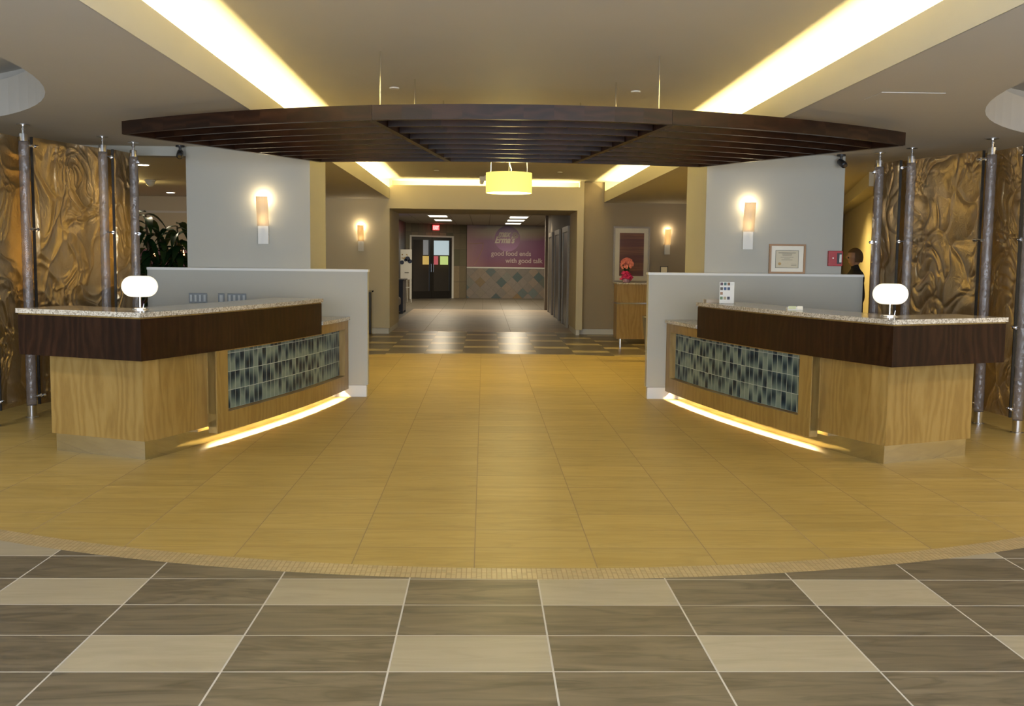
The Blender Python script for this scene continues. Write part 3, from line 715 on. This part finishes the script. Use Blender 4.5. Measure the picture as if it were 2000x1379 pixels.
# ------------------------------------------------------------------ things on the right desk
T = thing('brochure_stand', 'white stand with small coloured cards on the right reception desk', 'brochure stand', (2.06, 9.72, 1.092))
obj('back_board', B(1.99, 2.13, 9.72, 9.726, 1.095, 1.30), M['white'], T)
obj('foot', B(1.98, 2.14, 9.68, 9.76, 1.092, 1.098), M['glass'], T)
cols = [[(.07, .03, .05), (.03, .10, .09), (.16, .08, .03), (.6, .6, .55)], [(.06, .05, .04), (.02, .05, .14), (.02, .04, .10), None], [(.30, .16, .08), None, None, None], [(.10, .18, .08), (.35, .30, .18), (.03, .03, .05), None]]
zz = 1.268
for r_, row in enumerate(cols):
    for k, cc in enumerate(row):
        if cc: obj('card', B(1.996+k*.034, 2.02+k*.034, 9.715, 9.7198, zz-r_*.045, zz-r_*.045+.027), plain('card_%d%d' % (r_, k), cc, .5), T)
T = thing('card_holder', 'low white and green card holder lying on the right reception desk', 'card holder', (2.37, 8.6, 1.092))
obj('tray', B(2.31, 2.44, 8.58, 8.63, 1.092, 1.118), M['white'], T); obj('card', B(2.316, 2.38, 8.575, 8.579, 1.10, 1.125), plain('green_card', (.5, .52, .30), .5), T)
obj('card', B(2.39, 2.436, 8.575, 8.579, 1.10, 1.125), M['paper'], T)
T = thing('document_tray', 'low pale document tray lying left of the card stand on the right reception desk', 'tray', (1.99, 10.0, 1.092))
tb = bmesh.new(); box(tb, 1.915, 2.065, 9.95, 10.07, 1.092, 1.097)
for q in ((1.915, 1.92, 9.95, 10.07), (2.06, 2.065, 9.95, 10.07), (1.92, 2.06, 9.95, 9.955), (1.92, 2.06, 10.065, 10.07)): box(tb, *q, 1.097, 1.122)
obj('tray_body', tb, plain('tray_beige', (.42, .37, .30), .5), T); obj('paper_stack', B(1.923, 2.057, 9.958, 10.062, 1.097, 1.115), M['paper'], T)

# ------------------------------------------------------------------ console with flowers
t = NT('artwork_print'); u, v, _ = t.sep(t.coord('UV'))
st = t.noise(t.comb(t.math('MULTIPLY', u, .8), t.math('MULTIPLY', v, 18)), 1.5, 5, .6, .3)
bl = t.math('GREATER_THAN', t.math('FRACT', t.math('MULTIPLY', v, 3.1)), .5)
t.base(t.mix(t.math('MULTIPLY', bl, .6), t.ramp(st, [(.3, (.09, .03, .015)), (.5, (.16, .055, .025)), (.7, (.25, .10, .04))]), (.10, .02, .02))); t.set(.4); M['art'] = t.m
framed('framed_artwork', 'tall pewter-framed artwork of dark red bands in white mat above the maple console', 'picture frame', 2.33, 3.07, 1.06, 2.18, 20.6, .035, M['silverframe'], M['paper'], 0, (2.46, 2.95, 1.19, 2.05), M['art'])
cx0, cx1, cy0, cy1 = 2.13, 3.35, 18.3, 18.75
T = thing('maple_console', 'maple console with granite top and chrome line behind the right half wall', 'console', (2.7, 18.5, 0))
obj('upper_case', B(cx0, cx1, cy0, cy1, .745, 1.075), M['maple'], T); obj('lower_case', B(cx0, cx1, cy0, cy1, .09, .72), M['maple'], T)
obj('chrome_line', B(cx0-.01, cx1, cy0-.012, cy1, .72, .745), M['chrome'], T); obj('top', B(cx0-.01, cx1+.02, cy0-.02, cy1+.02, 1.075, 1.10), M['granite'], T)
for x in (cx0+.08, cx1-.08): obj('leg', lathe(bmesh.new(), [(.035, 0), (.035, .09)], x, cy0+.06, 20), M['chrome'], T)
T = thing('flower_vase', 'pink flowers in a magenta-wrapped vase on the maple console', 'flowers', (2.32, 18.5, 1.10))
obj('vase', lathe(bmesh.new(), [(.06, 1.10), (.07, 1.12), (.065, 1.20), (.05, 1.22)], 2.32, 18.5, 20), plain('glass_vase', (.35, .20, .28), .2), T, smooth=True)
bm = bmesh.new()
for k in range(26):
    a = random.uniform(0, 2*PI); r_ = random.uniform(.02, .10); z = random.uniform(1.15, 1.29); g = bmesh.ops.create_icosphere(bm, subdivisions=1, radius=.04)['verts']
    bmesh.ops.scale(bm, vec=(1.3, 1, .7), verts=g); bmesh.ops.translate(bm, vec=(2.32+r_*math.cos(a), 18.5+r_*math.sin(a), z), verts=g)
obj('wrapping', bm, plain('magenta_tissue', (.62, .02, .13), .5), T)
bm = bmesh.new()
for k in range(14):
    a = random.uniform(0, 2*PI); r_ = random.uniform(.02, .09); tube(bm, [(2.32, 18.5, 1.2), (2.32+r_*math.cos(a), 18.5+r_*math.sin(a), 1.42)], .006, 6)
for k in range(30):
    a = random.uniform(0, 2*PI); z = random.uniform(1.26, 1.38); p = Vector((2.32, 18.5, z)); q = p+Vector((.08*math.cos(a), .08*math.sin(a), .05)); sdv = Vector((-math.sin(a), math.cos(a), 0))*.02
    bm.faces.new([bm.verts.new(p), bm.verts.new((p+q)/2+sdv), bm.verts.new(q), bm.verts.new((p+q)/2-sdv)])
obj('stems', bm, plain('stem_green', (.02, .06, .015), .5), T)
bm = bmesh.new()
for k in range(90):
    a = random.uniform(0, 2*PI); ph = random.uniform(-.7, PI/2); r_ = .10; cpt = Vector((2.32+r_*math.cos(a)*math.cos(ph), 18.5+r_*math.sin(a)*math.cos(ph), 1.43+.095*math.sin(ph)))
    for q in range(6):
        b = 2*PI*q/6+k; d_ = Vector((math.cos(b), -.6, math.sin(b))).normalized()*.035; sd_ = d_.cross(Vector((0, 1, .1))).normalized()*.014
        bm.faces.new([bm.verts.new(cpt), bm.verts.new(cpt+d_*.6+sd_), bm.verts.new(cpt+d_), bm.verts.new(cpt+d_*.6-sd_)])
obj('blossoms', bm, plain('salmon_petal', (.80, .27, .20), .5), T)
T = thing('menu_holder', 'small black upright holder on the maple console, top just above the right half wall', 'holder', (3.0, 18.5, 1.10))
fb = bmesh.new()
for q in ((2.93, 2.942, 1.10, 1.40), (3.058, 3.07, 1.10, 1.40), (2.942, 3.058, 1.388, 1.40), (2.942, 3.058, 1.10, 1.112)): box(fb, q[0], q[1], 18.49, 18.51, q[2], q[3])
obj('frame', fb, M['black'], T); obj('card', B(2.942, 3.058, 18.497, 18.503, 1.112, 1.388), M['paper'], T)
T = thing('waste_bin', 'grey tapered waste bin peeping out left of the right half wall', 'bin', (2.28, 15.2, 0))
obj('bin_body', lathe(bmesh.new(), [(.10, 0), (.10, .02), (.17, .66), (.16, .66), (.155, .62)], 2.28, 15.2, 28), plain('bin_grey', (.12, .11, .09), .5), T, smooth=False)
obj('rim', lathe(bmesh.new(), [(.172, .655), (.176, .66), (.172, .67), (.15, .67)], 2.28, 15.2, 28, caps=False), M['steel'], T)
T = thing('black_tower_bin', 'tall narrow black bin at the foot of the left rear pier', 'bin', (-2.5, 20.0, 0))
obj('body', bevel(B(-2.66, -2.46, 19.95, 20.25, .02, .83), .01), M['black'], T); obj('side_trim', B(-2.459, -2.44, 19.96, 20.24, .02, .86), M['steel'], T); obj('lid', B(-2.66, -2.44, 19.94, 20.26, .83, .87), M['steel'], T)

# ------------------------------------------------------------------ things in the passage
T = thing('lounge_bench', 'cream upholstered bench end just inside the passage on the left', 'bench', (-2.7, 25, 0))
obj('cushion', bevel(B(-3.1, -2.38, 24.3, 26.2, .30, .52), .06, 3), plain('cream_upholstery', (.34, .28, .19), .8), T, smooth=False)
obj('base', B(-3.08, -2.44, 24.4, 26.1, .05, .30), plain('bench_base', (.28, .23, .16), .7), T)
for x in (-3.0, -2.5): obj('leg', B(x-.03, x+.03, 24.45, 24.51, 0, .05), M['black'], T)
T = thing('host_podium', 'dark blue-grey podium inside the passage before the easel sign', 'podium', (-2.8, 28.3, 0))
obj('body', B(-3.1, -2.46, 27.8, 28.9, .06, .90), plain('podium_slate', (.035, .035, .05), .5), T); obj('top', B(-3.12, -2.42, 27.75, 28.95, .90, .93), plain('podium_top', (.05, .045, .045), .4), T)
for x in (-3.0, -2.5):
    for y in (27.9, 28.8): obj('foot', B(x-.04, x+.04, y-.04, y+.04, 0, .06), M['black'], T)
T = thing('wall_television', 'dark blue television on the slate wall at the passage edge', 'television', (-3.1, 31.2, 2.1))
obj('casing', B(-3.145, -3.08, 30.2, 31.6, 2.03, 2.78), M['black'], T); t = NT('tv_picture'); t.b.inputs['Base Color'].default_value = (.01, .01, .03, 1)
z_ = t.sep(t.coord())[2]; t.l(t.ramp(t.math('FRACT', t.math('MULTIPLY', z_, 1.0)), [(0, (.01, .02, .3)), (.5, (.02, .02, .12)), (.9, (.0, .0, .05))]), t.b.inputs['Emission Color']); t.b.inputs['Emission Strength'].default_value = .7
obj('screen', B(-3.0799, -3.076, 30.25, 31.55, 2.08, 2.73), t.m, T)
T = thing('easel_sign', 'white sign board with dark fruit picture on a white easel by the glass doors', 'sign', (-2.95, 34.9, 0))
obj('board', B(-3.02, -2.72, 34.88, 34.91, .78, 1.80), M['white'], T)
bm = bmesh.new(); box(bm, -3.02, -3.10, 34.88, 34.91, .78, 1.80); obj('board_edge', bm, M['white'], T)
fr_ = plain('berry_blue', (.02, .025, .05), .4); go_ = plain('leaf_gold', (.45, .28, .06), .6)
for cx_, cz_, r_ in ((-2.86, 1.48, .085), (-2.78, 1.40, .07), (-3.05, 1.36, .07), (-2.93, 1.44, .05)):
    bm = bmesh.new(); g = bmesh.ops.create_cone(bm, cap_ends=True, segments=20, radius1=r_, radius2=r_, depth=.004)['verts']
    bmesh.ops.rotate(bm, matrix=Matrix.Rotation(PI/2, 3, 'X'), verts=g); bmesh.ops.translate(bm, vec=(cx_, 34.876, cz_), verts=g); obj('printed_berry', bm, fr_, T)
bm = bmesh.new()
for k in range(16):
    x = random.uniform(-3.06, -2.76); z = random.uniform(1.48, 1.64); box(bm, x-.02, x+.02, 34.8775, 34.8795, z-.012, z+.012)
obj('printed_leaves', bm, go_, T)
bm = bmesh.new(); box(bm, -2.96, -2.82, 34.877, 34.8795, 1.0, 1.03); obj('printed_caption', bm, M['ink'], T)
for x in (-3.08, -2.74): obj('leg', tube(bmesh.new(), [(x, 34.93, 1.78), (x, 34.93, 0)], .014, 8), M['white'], T)
obj('leg', tube(bmesh.new(), [(-2.91, 34.93, 1.6), (-2.91, 35.4, 0)], .014, 8), M['white'], T); obj('crossbar', B(-3.08, -2.74, 34.92, 34.94, .50, .53), M['white'], T)
# exit sign
T = thing('exit_sign', 'glowing red exit sign above the glass double doors', 'exit sign', (-2.0, 38.6, 2.6))
pe = d0+dd*1.28-dn*.06
ea = math.atan2(dd.y, dd.x)
obj('housing', slab2(pe-dd*.16, pe+dd*.16, dn, .0, .05, 2.555, 2.765), M['red'], T)
obj('lit_face', slab2(pe-dd*.15, pe+dd*.15, dn, -.004, -.0005, 2.565, 2.755), emit('exit_red_face', (.85, .02, .03), .9), T)
obj('mount', slab2(pe-dd*.03, pe+dd*.03, dn, .05, .062, 2.62, 2.70), M['white'], T)
def text(name, s_, loc, size, mat, parent, rot=(PI/2, 0, 0), ext=.004, shear=0.0, wscale=1.0, bold=0.0):
    cu = bpy.data.curves.new(name, 'FONT'); cu.body = s_; cu.size = size; cu.extrude = ext; cu.shear = shear; cu.offset = bold; cu.space_character = 1.0
    o = bpy.data.objects.new(name, cu); C.objects.link(o); bpy.context.view_layer.update()
    dg = bpy.context.evaluated_depsgraph_get(); me = bpy.data.meshes.new_from_object(o.evaluated_get(dg)); bpy.data.objects.remove(o)
    xs = [v.co.x for v in me.vertices]
    k = (wscale/(max(xs)-min(xs))) if wscale > 0 else 1
    me.transform(Matrix.Diagonal((k, 1, 1, 1)) @ Matrix.Translation((-min(xs), 0, 0))); me.materials.clear(); me.materials.append(mat)
    q = bpy.data.objects.new(name, me); C.objects.link(q); q.parent = parent; q.rotation_euler = rot; q.location = Vector(loc) - abs_loc(parent)
    return q
q = pe - dd*.12 - dn*.01
text('lettering', 'EXIT', (q.x, q.y, 2.59), .19, emit('exit_letters', (1, .32, .30), 1.6), T, (PI/2, 0, ea), .002, 0, .24)
point('exit_glow', (pe.x-dn.x*.12, pe.y-dn.y*.12, 2.64), .4, (1, .05, .05), .05)
# restaurant mural
T = thing('restaurant_mural', 'purple and tan restaurant mural with round logo and slogan on the far wall', 'mural', (.6, FY, 1.2))
t = NT('mural_print'); x, y, z = t.sep(t.coord('Object'))   # object origin: x = .6, z = 1.2
n1 = t.noise(t.coord('Object'), .9, 3); zz_ = t.math('ADD', z, t.math('MULTIPLY', t.math('SUBTRACT', n1, .5), .35))
base_ = t.ramp(t.math('DIVIDE', zz_, 1.62), [(.0, (.17, .035, .05)), (.25, (.15, .03, .085)), (.62, (.19, .055, .12)), (.76, (.30, .20, .13)), (.9, (.42, .34, .20)), (1.0, (.20, .13, .08))])
lft = t.n('ShaderNodeMapRange'); t.l(x, lft.inputs['Value']); lft.inputs['From Min'].default_value = -1.5; lft.inputs['From Max'].default_value = -.7; lft.inputs['To Min'].default_value = .75; lft.inputs['To Max'].default_value = 0
base_ = t.mix(lft.outputs[0], base_, (.36, .17, .14)); t.base(base_); t.set(.35); mural = t.m
pp = obj('printed_panel', B(-.925, 2.35, FY-.03, FY-.001, 1.205, 2.79), mural, T)
t = NT('logo_disc'); z = t.sep(t.coord('Object'))[2]
t.base(t.ramp(t.math('SUBTRACT', z, .64), [(.0, (.30, .12, .26)), (.45, (.20, .03, .12)), (1.0, (.13, .03, .11))])); t.set(.35)
def disc(nm, x, z, r, y, m_, par, sx=1):
    bm = bmesh.new(); g = bmesh.ops.create_cone(bm, cap_ends=True, segments=56, radius1=r, radius2=r, depth=.006)['verts']
    bmesh.ops.rotate(bm, matrix=Matrix.Rotation(PI/2, 3, 'X'), verts=g); bmesh.ops.scale(bm, vec=(sx, 1, 1), verts=g); bmesh.ops.translate(bm, vec=(x, y, z), verts=g); return obj(nm, bm, m_, par)
ld = disc('logo_disc', .625, 2.29, .49, FY-.034, t.m, T)
M['cream_print'] = plain('cream_print', (.62, .54, .44), .5); M['pale_print'] = plain('pale_print', (.50, .38, .35), .5)
text('lettering', 'max', (.27, FY-.041, 2.36), .36, M['cream_print'], ld, shear=.35, wscale=.50, bold=.012)
text('lettering', "Erma's", (.14, FY-.041, 2.13), .34, M['cream_print'], ld, shear=.35, wscale=.78, bold=.012)
bm = bmesh.new()   # curled ampersand: a ring of petals round a knot
for k in range(9):
    a = 2*PI*k/9; tube(bm, [(.93+.03*math.cos(a), FY-.041, 2.42+.03*math.sin(a)), (.93+.10*math.cos(a+.3), FY-.041, 2.42+.10*math.sin(a+.3)), (.93+.125*math.cos(a+.8), FY-.041, 2.42+.125*math.sin(a+.8))], [.012, .022, .010], 6)
obj('ampersand_curl', bm, M['cream_print'], ld)
text('lettering', 'good food ends', (.0, FY-.036, 1.64), .26, M['pale_print'], pp, wscale=1.54, bold=.004)
text('lettering', 'with good talk', (.555, FY-.036, 1.37), .26, M['pale_print'], pp, wscale=1.44, bold=.004)
# printed glass outline at the left of the mural
bm = bmesh.new(); pts = [(-.90, 2.08), (-.55, 2.10), (-.33, 2.12)]
tube(bm, [(x, FY-.032, z) for x, z in pts], .012, 6)
tube(bm, [(-.30+.0*k, FY-.032, 2.12) if k == 0 else (-.30-.34*(k/8)**1.6, FY-.032, 2.12-.85*(k/8)) for k in range(9)], .012, 6); obj('glass_outline', bm, plain('outline_print', (.42, .25, .18), .5), pp)
# elevators on the right wall
M['lift'] = plain('lift_steel', (.17, .15, .125), .4, .3); M['liftframe'] = plain('lift_frame', (.33, .29, .23), .45, .2)
for y0, lb in ((22.6, 'nearest steel lift door on the right wall of the passage'), (25.2, 'middle steel lift door on the right wall of the passage'), (27.8, 'farthest steel lift door on the right wall of the passage')):
    T = thing('lift_door', lb, 'elevator', (1.62, y0+.8, 0), 'lift doors in the passage')
    bm = bmesh.new(); box(bm, 1.57, 1.62-.001, y0, y0+.14, 0, 2.25); box(bm, 1.57, 1.62-.001, y0+1.46, y0+1.6, 0, 2.25); box(bm, 1.57, 1.62-.001, y0+.14, y0+1.46, 2.13, 2.25); obj('frame', bm, M['liftframe'], T)
    for a, b in ((y0+.14, y0+.797), (y0+.803, y0+1.46)): obj('door_leaf', B(1.595, 1.619, a, b, 0, 2.13), M['lift'], T)
# hall ceiling lights
M['troffer'] = emit('fluorescent_lens', (1, .93, .74), 1.3)
for x, y, lb in ((-1.68, 31.4, 'left rectangular ceiling light, nearer of two, in the passage'), (-1.65, 34.6, 'left rectangular ceiling light, farther of two, in the passage'),
                 (.79, 31.6, 'nearest right rectangular ceiling light in the passage'), (.78, 34.2, 'middle right rectangular ceiling light in the passage'), (.77, 37.0, 'farthest right rectangular ceiling light in the passage')):
    T = thing('ceiling_light', lb, 'ceiling light', (x, y, 2.8), 'troffers in the passage ceiling')
    obj('frame', B(x-.31, x+.31, y-.61, y+.61, 2.788, 2.7999), M['white'], T); obj('diffuser', B(x-.27, x+.27, y-.57, y+.57, 2.780, 2.7879), M['troffer'], T)
    area('troffer_light', (x, y, 2.76), .5, 1.1, 30, (1, .86, .62))
def downlight(x, y, z, lb, st=5, pw=0, col=(1, .86, .6)):
    T = thing('downlight', lb, 'downlight', (x, y, z), 'round recessed downlights')
    obj('trim_ring', lathe(bmesh.new(), [(.09, z-.008), (.09, z-.0005)], x, y, 24), M['white'], T); obj('lens', lathe(bmesh.new(), [(.07, z-.012), (.07, z-.0081)], x, y, 24), emit('downlight_lens', (1, .88, .66), st), T)
    if pw: spot('downlight_beam', (x, y, z-.03), pw, col, (0, 0, -1), 120)
downlight(-2.44, 28.4, 2.8, 'round downlight in the passage ceiling, leftmost', 5, 25); downlight(.14, 28.4, 2.8, 'round downlight in the passage ceiling, beside the centre', 5, 25)
downlight(1.25, 28.8, 2.8, 'tiny downlight in the passage ceiling, rightmost, by the lifts', 3, 15)
downlight(-4.62, 13.3, ZS, 'round downlight in the left back room, nearer, beside the bronze screen', 6, 18); downlight(-6.0, 19.0, ZS, 'round downlight in the left back room, farther, above the plant', 6, 60)

# ------------------------------------------------------------------ left back room
T = thing('smoke_detector', 'white dome detector on the ceiling of the left back room', 'smoke detector', (-5.4, 16.0, ZS))
obj('dome', lathe(bmesh.new(), [(.03, ZS-.10), (.06, ZS-.07), (.075, ZS-.02)], -5.4, 16.0, 24), M['white'], T, smooth=True); obj('ring', lathe(bmesh.new(), [(.085, ZS-.02), (.085, ZS-.0005)], -5.4, 16.0, 24), M['white'], T)
point('room_glow', (-5.75, 16.3, 2.42), 5, (1, .72, .25), .08)
spot('screen_glow', (-5.0, 12.3, 1.55), 120, (1, .70, .22), (.42, -1, .08), 34, .1)  # unseen spot added behind the left screen to backlight its sheets
T = thing('booth_seat', 'dark plum booth seat at the back of the left room, behind the plant', 'booth', (-5.8, 19.4, 0))
pm = plain('plum_leather', (.06, .022, .035), .4)
obj('backrest', bevel(B(-7.0, -4.6, 19.6, 19.8, 0, 1.62), .02), pm, T); obj('seat', bevel(B(-7.0, -4.6, 19.0, 19.6, 0, .48), .03), pm, T)
for x, lb in ((-6.25, 'small glowing lamp at the back of the left room, left of the plant stems'), (-5.72, 'small glowing lamp at the back of the left room, right of the plant stems')):
    T = thing('table_lamp', lb, 'lamp', (x, 18.6, .76), 'small glowing lamps in the left back room')
    obj('base', lathe(bmesh.new(), [(.06, .76), (.06, .775), (.012, .79), (.012, 1.42)], x, 18.6, 16), M['darkframe'], T)
    obj('shade', lathe(bmesh.new(), [(.07, 1.42), (.075, 1.50), (.05, 1.60)], x, 18.6, 20), emit('amber_shade', (1, .42, .16), 3.0), T, smooth=True)
T = thing('dining_table', 'dark table carrying the two small lamps in the left back room', 'table', (-6.0, 18.6, 0))
obj('tabletop', B(-6.6, -5.4, 18.25, 18.95, .72, .76), M['darkframe'], T); obj('pedestal', lathe(bmesh.new(), [(.25, 0), (.25, .02), (.04, .04), (.04, .72)], -6.0, 18.6, 20), M['darkframe'], T)
# plant
gx, gy = -4.26, 12.9
T = thing('potted_dracaena', 'large dark green leafy plant behind the left half wall', 'plant', (gx, gy, 0))
obj('pot', lathe(bmesh.new(), [(.17, 0), (.23, .40), (.24, .42), (.22, .42), (.21, .36)], gx, gy, 28), plain('pot_terracotta', (.14, .07, .045), .6), T)
t = NT('dark_leaf'); t.base(t.ramp(t.noise(t.coord(), 9, 3), [(.3, (.006, .022, .006)), (.7, (.018, .055, .014))])); t.set(.35, 0, .5); leafm = t.m
canes = [(-.22, .02, 2.0), (.02, -.05, 1.55), (.16, .06, 1.86), (-.06, .08, 1.72), (.24, -.02, 1.6)]
bm = bmesh.new(); lf = bmesh.new()
for cxx, cyy, h in canes:
    tube(bm, [(gx+cxx*.25, gy+cyy*.3, .36), (gx+cxx*.7, gy+cyy, h*.55), (gx+cxx, gy+cyy, h)], [.022, .018, .012], 8)
    for k in range(30):
        a = k*2.4+cxx*9; zz = h - .030*k + .03; L = random.uniform(.22, .36); w_ = random.uniform(.042, .066); up = random.uniform(.1, 1.0) if k < 9 else random.uniform(-.4, .5)
        o_ = Vector((gx+cxx, gy+cyy, zz)); dh = Vector((math.cos(a), math.sin(a), 0)); sd_ = Vector((-math.sin(a), math.cos(a), 0)); rowp = []
        for q in range(7):
            f = q/6; pos = o_ + dh*L*f + Vector((0, 0, L*(up*f - (1.0+.3*up)*f*f))); ww = w_*math.sin(PI*min(1, .08+f*.92))**.8
            rowp.append((lf.verts.new(pos-sd_*ww+Vector((0, 0, ww*.35))), lf.verts.new(pos), lf.verts.new(pos+sd_*ww+Vector((0, 0, ww*.35)))))
        for q in range(6):
            for e in (0, 1): lf.faces.new((rowp[q][e], rowp[q][e+1], rowp[q+1][e+1], rowp[q+1][e]))
obj('canes', bm, plain('cane_brown', (.12, .08, .04), .7), T, smooth=True); obj('leaves', lf, leafm, T, smooth=True)

# ------------------------------------------------------------------ right back room
spot('yellow_room_light', (4.3, 15.5, 2.55), 130, (1, .72, .22), (.15, 0, -1), 140)
def skin_body(name, verts, edges, radii, mat, parent, sub=2):
    me = bpy.data.meshes.new(name); me.from_pydata([tuple(Vector(v)) for v in verts], edges, []); me.transform(Matrix.Translation(-abs_loc(parent)))
    o = bpy.data.objects.new(name, me); C.objects.link(o); o.parent = parent
    sk = o.modifiers.new('skin', 'SKIN'); ss = o.modifiers.new('sub', 'SUBSURF'); ss.levels = sub; ss.render_levels = sub
    for i, r_ in enumerate(radii): me.skin_vertices[0].data[i].radius = (r_, r_) if not isinstance(r_, tuple) else r_
    me.skin_vertices[0].data[0].use_root = True
    me.materials.append(mat); return o
px, py = 4.40, 12.75
T = thing('person', 'person in dark top standing behind the right half wall beside the acrylic pole, facing left', 'person', (px, py, 0))
cloth = plain('dark_clothes', (.012, .011, .012), .8); skinm = plain('skin', (.42, .24, .14), .55); hairm = plain('brown_hair', (.10, .055, .02), .7)
V = [(0, 0, .93), (0, 0, 1.12), (0, 0, 1.32), (0, 0, 1.42), (0, 0, 1.50), (-.02, 0, 1.56)]; E_ = [(0, 1), (1, 2), (2, 3), (3, 4), (4, 5)]; Rr = [.13, .115, .13, .085, .05, .055]
for sg in (-1, 1):
    b = len(V); V += [(0, sg*.16, 1.38), (.02, sg*.23, 1.12), (-.06, sg*.22, .90), (-.10, sg*.21, .83)]; Rr += [.055, .042, .032, .026]; E_ += [(3, b), (b, b+1), (b+1, b+2), (b+2, b+3)]
    for k, (dx, dz, l_) in enumerate(((-.035, -.06, .9), (-.02, -.085, 1), (0, -.09, 1.05), (.02, -.08, .95))):
        c_ = len(V); V += [(-.10+dx*.5, sg*.21, .80+dz*.3), (-.10+dx, sg*(.20), .80+dz*l_), (-.10+dx-.012, sg*.185, .80+dz*l_-.035)]; Rr += [.011, .009, .007]; E_ += [(b+3, c_), (c_, c_+1), (c_+1, c_+2)]
    c_ = len(V); V += [(-.14, sg*.185, .80), (-.155, sg*.175, .765)]; Rr += [.012, .009]; E_ += [(b+3, c_), (c_, c_+1)]
    b = len(V); V += [(0, sg*.09, .86), (-.01, sg*.10, .50), (.01, sg*.10, .09), (-.09, sg*.11, .035)]; Rr += [.095, .062, .042, .034]; E_ += [(0, b), (b, b+1), (b+1, b+2), (b+2, b+3)]
skin_body('body', [(px+v[0], py+v[1], v[2]) for v in V], E_, Rr, cloth, T)
bm = bmesh.new(); g = bmesh.ops.create_uvsphere(bm, u_segments=24, v_segments=18, radius=.1)['verts']
for v in g:
    if v.co.z < 0: v.co.x *= .86; v.co.y *= .8
    if v.co.x < -.085 and abs(v.co.y) < .02 and -.04 < v.co.z < .02: v.co.x -= .022       # nose, facing left
    if v.co.x < -.07 and abs(v.co.y) < .035 and -.075 < v.co.z < -.05: v.co.x -= .006
bmesh.ops.scale(bm, vec=(.98, .78, 1.18), verts=g)
for sg in (-1, 1):
    e = bmesh.ops.create_uvsphere(bm, u_segments=10, v_segments=8, radius=.022)['verts']; bmesh.ops.scale(bm, vec=(.6, .35, 1.2), verts=e); bmesh.ops.translate(bm, vec=(.01, sg*.078, -.01), verts=e)
bmesh.ops.translate(bm, vec=(px-.02, py, 1.63), verts=bm.verts[:]); obj('head', bm, skinm, T, smooth=True)
for sg in (-1, 1):
    bm = bmesh.new(); e = bmesh.ops.create_uvsphere(bm, u_segments=10, v_segments=8, radius=.011)['verts']; bmesh.ops.translate(bm, vec=(px-.108, py+sg*.03, 1.635), verts=e); obj('eye', bm, M['black'], T, smooth=True)
bm = bmesh.new(); g = bmesh.ops.create_uvsphere(bm, u_segments=24, v_segments=18, radius=.108)['verts']
bmesh.ops.scale(bm, vec=(1.0, .82, 1.18), verts=g)
bmesh.ops.delete(bm, geom=[v for v in bm.verts if v.co.x < -.03 and v.co.z < .055 or v.co.z < -.07], context='VERTS')
bmesh.ops.translate(bm, vec=(px-.012, py, 1.638), verts=bm.verts[:]); obj('hair', bm, hairm, T, smooth=True)

T.scale = (.955, .955, .955)
# ------------------------------------------------------------------ lights in the ceiling recesses
area('recess_day_left', (-6.9, 6.1, 2.72), 3, 3, 14, (.9, 1, .85), (0, 0, 1))
area('recess_warm_right', (6.9, 6.1, 2.72), 3, 3, 70, (1, .74, .34), (0, 0, 1))
